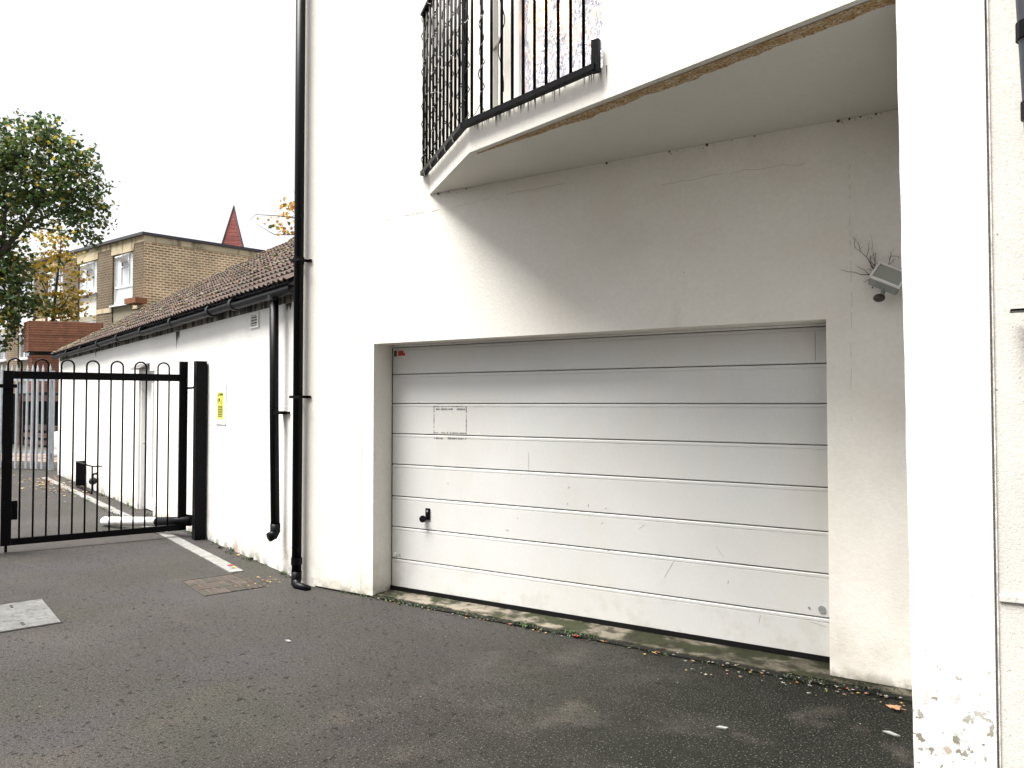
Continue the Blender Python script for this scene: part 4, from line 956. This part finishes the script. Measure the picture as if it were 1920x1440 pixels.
limb([(-31.3, 16, 5.2), (-30.9, 16.2, 5.6), (-30.6, 16.4, 6.3)], .035, .01, t2); limb([(-31.3, 16, 5.2), (-31.6, 15.8, 6.2), (-31.9, 15.5, 7.3)], .035, .01, t2)
t3 = empty('orange_tree', (-16.6, 17.5, 0), 0, label='sparse branches with orange leaves showing above the tiled roof beside the downpipe', cat='tree')
loc_(leafcloud(OR, 420, .15, [3, 4, 4, 4, 2, 3], 3, .3), t3).build('crown', M_leafs, t3)
m_ = MB(); m_.tube([(-16.6, 17.5, 0), (-16.6, 17.5, 4), (-16.9, 17.45, 6.2)], [.16, .13, .08], 8); loc_(m_, t3).build('trunk', M_bark, t3, smooth=True)
limb([(-16.9, 17.45, 6.2), (-17.5, 17.3, 6.7), (-18.26, 16.83, 7.03), (-18.92, 16.43, 7.03), (-19.42, 16.11, 7.38)], .035, .006, t3)
limb([(-16.9, 17.45, 6.2), (-17.6, 17.2, 7.2), (-18.25, 16.82, 7.55), (-18.76, 16.5, 7.63), (-19.42, 16.1, 7.68), (-19.6, 16.02, 7.5)], .03, .005, t3)
limb([(-17.6, 17.2, 7.2), (-18.2, 16.85, 7.9), (-18.4, 16.7, 8.5)], .02, .005, t3)

# ------------------------------------------------------------------ weeds, litter, leaves
r3 = random.Random(11)
m_ = MB()
def leaf3(p, s_, mi, flat=True):
    a = r3.uniform(0, 6.28); pts = []
    for k in range(10):
        rr = s_ * (1 if k % 2 == 0 else .45) * r3.uniform(.7, 1.1); t = a + k * .628
        pts.append((p[0] + rr * math.cos(t), p[1] + rr * math.sin(t), p[2] + r3.uniform(0, s_ * .35)))
    m_.add(pts, [tuple(range(10))], mi)
def tuft(x, y, n, h, sp_, mi=0, z=0.0):
    for _ in range(n):
        a = r3.uniform(0, 6.28); b = r3.uniform(.3, 1); px, py = x + r3.gauss(0, sp_), y + r3.gauss(0, sp_ * .5)
        w_ = r3.uniform(.004, .009); ex_, ey = math.cos(a) * h * b, math.sin(a) * h * b
        q = Vector((-math.sin(a), math.cos(a), 0)) * w_
        m_.add([(px, py, z), (px + ex_ * .5 + q.x, py + ey * .5 + q.y, z + h * .6), (px + ex_, py + ey, z + h * r3.uniform(.3, 1)), (px + ex_ * .5 - q.x, py + ey * .5 - q.y, z + h * .6)], [(0, 1, 2, 3)], mi if r3.random() < .75 else 1)
edgey = lambda x: 4.772 - (x + 4.9) * .034 - .045
for x, n, h in ((-4.55, 14, .02), (-4.2, 14, .022), (-3.95, 34, .03), (-3.68, 26, .028), (-3.3, 24, .026), (-3.05, 16, .022), (-2.72, 34, .038), (-2.35, 20, .04), (-2.22, 14, .05), (-2.05, 14, .02), (-1.75, 12, .02), (-1.3, 12, .018), (-.85, 26, .022)):
    tuft(x, edgey(x), n, h, .06)
for i in range(34): x = r3.uniform(-.95, -.3); tuft(x, r3.uniform(4.54, 4.68), 4, .018, .03, 1, .010)
for i in range(60): x = r3.uniform(-4.6, -.3); tuft(x, edgey(x) + r3.uniform(-.02, .02), 5, .018, .02, r3.choice((0, 1)))
def nbp(u, off): v = M_ @ Vector((-u, -off, 0)); return v.x, v.y
for i in range(70):
    u = r3.uniform(.1, 12.5); x, y = nbp(u, r3.uniform(.01, .08)); tuft(x, y, r3.randint(4, 14), r3.uniform(.015, .05), .03, r3.choice((0, 0, 1)))
for i in range(26):
    p, d = along(r3.uniform(3, 11)); tuft(p.x, p.y - .08, 12, .03, .05, 0)
m_.build('edge_weeds', M_weed, label='small weeds and grass tufts growing along the wall feet and threshold', cat='weeds', kind='stuff')
m_ = MB()
for i in range(130):
    p, d = along(min(tot - .1, abs(r3.gauss(9.6, 1.3)))); leaf3((p.x + r3.gauss(-.05, .15), p.y + r3.gauss(-.12, .22), .014), r3.uniform(.025, .05), r3.choice((2, 3, 4, 3, 5)))
for i in range(60):
    leaf3((r3.uniform(-19, -16), r3.uniform(6, 9.2), .008), r3.uniform(.02, .045), r3.choice((2, 3, 4)))
for i in range(90):
    x = r3.uniform(-4.3, -.3); leaf3((x, edgey(x) - abs(r3.gauss(0, .035)), .010), r3.uniform(.006, .016), r3.choice((2, 3, 4, 5, 5, 1)))
for i in range(45):
    x = r3.uniform(-1.6, -.3); leaf3((x, r3.uniform(4.35, 4.7), .014), r3.uniform(.006, .018), r3.choice((1, 2, 5, 5, 4)))
for i in range(40):
    leaf3((r3.uniform(-5.6, -5.2), r3.uniform(4.35, 4.75), .006), r3.uniform(.008, .02), r3.choice((1, 2, 4, 3)))
for i in range(70):
    leaf3((r3.uniform(-9, -.4), r3.uniform(1.6, 4.5), .003), r3.uniform(.003, .007), r3.choice((5, 5, 4, 1)))
m_.build('leaf_litter', M_weed, label='scattered small fallen leaves and grit on the tarmac', cat='leaf litter', kind='stuff')
def bigleaf(name, x, y, s_, m, label, z=.012, cat='leaf'):
    mm = MB(); pts = []; a0 = r3.uniform(0, 6)
    prof = [1, .45, .8, .35, .7, .3, .25, .3, .7, .35, .8, .45]
    for k, q in enumerate(prof):
        t = k / 12 * 2 * math.pi; pts.append((s_ * q * math.cos(t), s_ * q * math.sin(t), r3.uniform(0, s_ * .3)))
    mm.add([(0, 0, s_ * .1)] + pts, [(0, i + 1, (i + 1) % 12 + 1) for i in range(12)])
    mm.tube([(0, 0, s_ * .1), (-s_ * .8, 0, .004)], .0015, 4)
    o = mm.build(name, m, loc=(x, y, z), label=label, cat=cat); o.rotation_euler = (0, 0, a0); return o
LEAVES = [(-.33, 4.40, .055, M_dleaf, 'dry tan maple leaf lying on dark tarmac by the pier foot'),
          (-2.30, 4.62, .028, M_rleaf, 'small red leaf among the weeds at the garage threshold'),
          (-6.18, 4.86, .05, M_rleaf, 'red curled leaf resting on the near end of the kerb strip'),
          (-6.08, 4.82, .045, M_weed[2], 'yellow leaf beside the red one on the kerb strip'),
          (-2.83, 4.63, .022, M_weed[3], 'orange leaf left of the red one by the threshold'),
          (-6.55, 5.24, .035, M_weed[2], 'yellow leaf on the tarmac strip below the whitewashed wall'),
          (-1.72, 4.58, .022, M_weed[2], 'yellow leaf by the threshold joint in front of the door middle'),
          (-1.05, 4.56, .020, M_weed[4], 'tan leaf by the threshold joint near the right door corner')]
for x, y, s_, m, lb in LEAVES: bigleaf('fallen_leaf', x, y, s_, m, lb)
# small scraps
for x, y, l_, lb in ((-3.92, 3.55, .030, 'small white scrap of paper on the open tarmac'), (-1.05, 3.72, .03, 'white crumb of litter on tarmac near the dark corner'), (-2.45, 2.20, .045, 'pale chip of stone near the bottom edge of the tarmac'), (-.33, 4.08, .04, 'long pale chip lying by the pier on dark tarmac')):
    mm = MB(); mm.prism([(-l_, -.008), (l_ * .6, -.012), (l_, .004), (-l_ * .4, .012)], 0, .006)
    o = mm.build('litter_scrap', M_scrap, loc=(x, y, .002), label=lb, cat='litter'); o.rotation_euler = (0, 0, r3.uniform(-.4, .3))
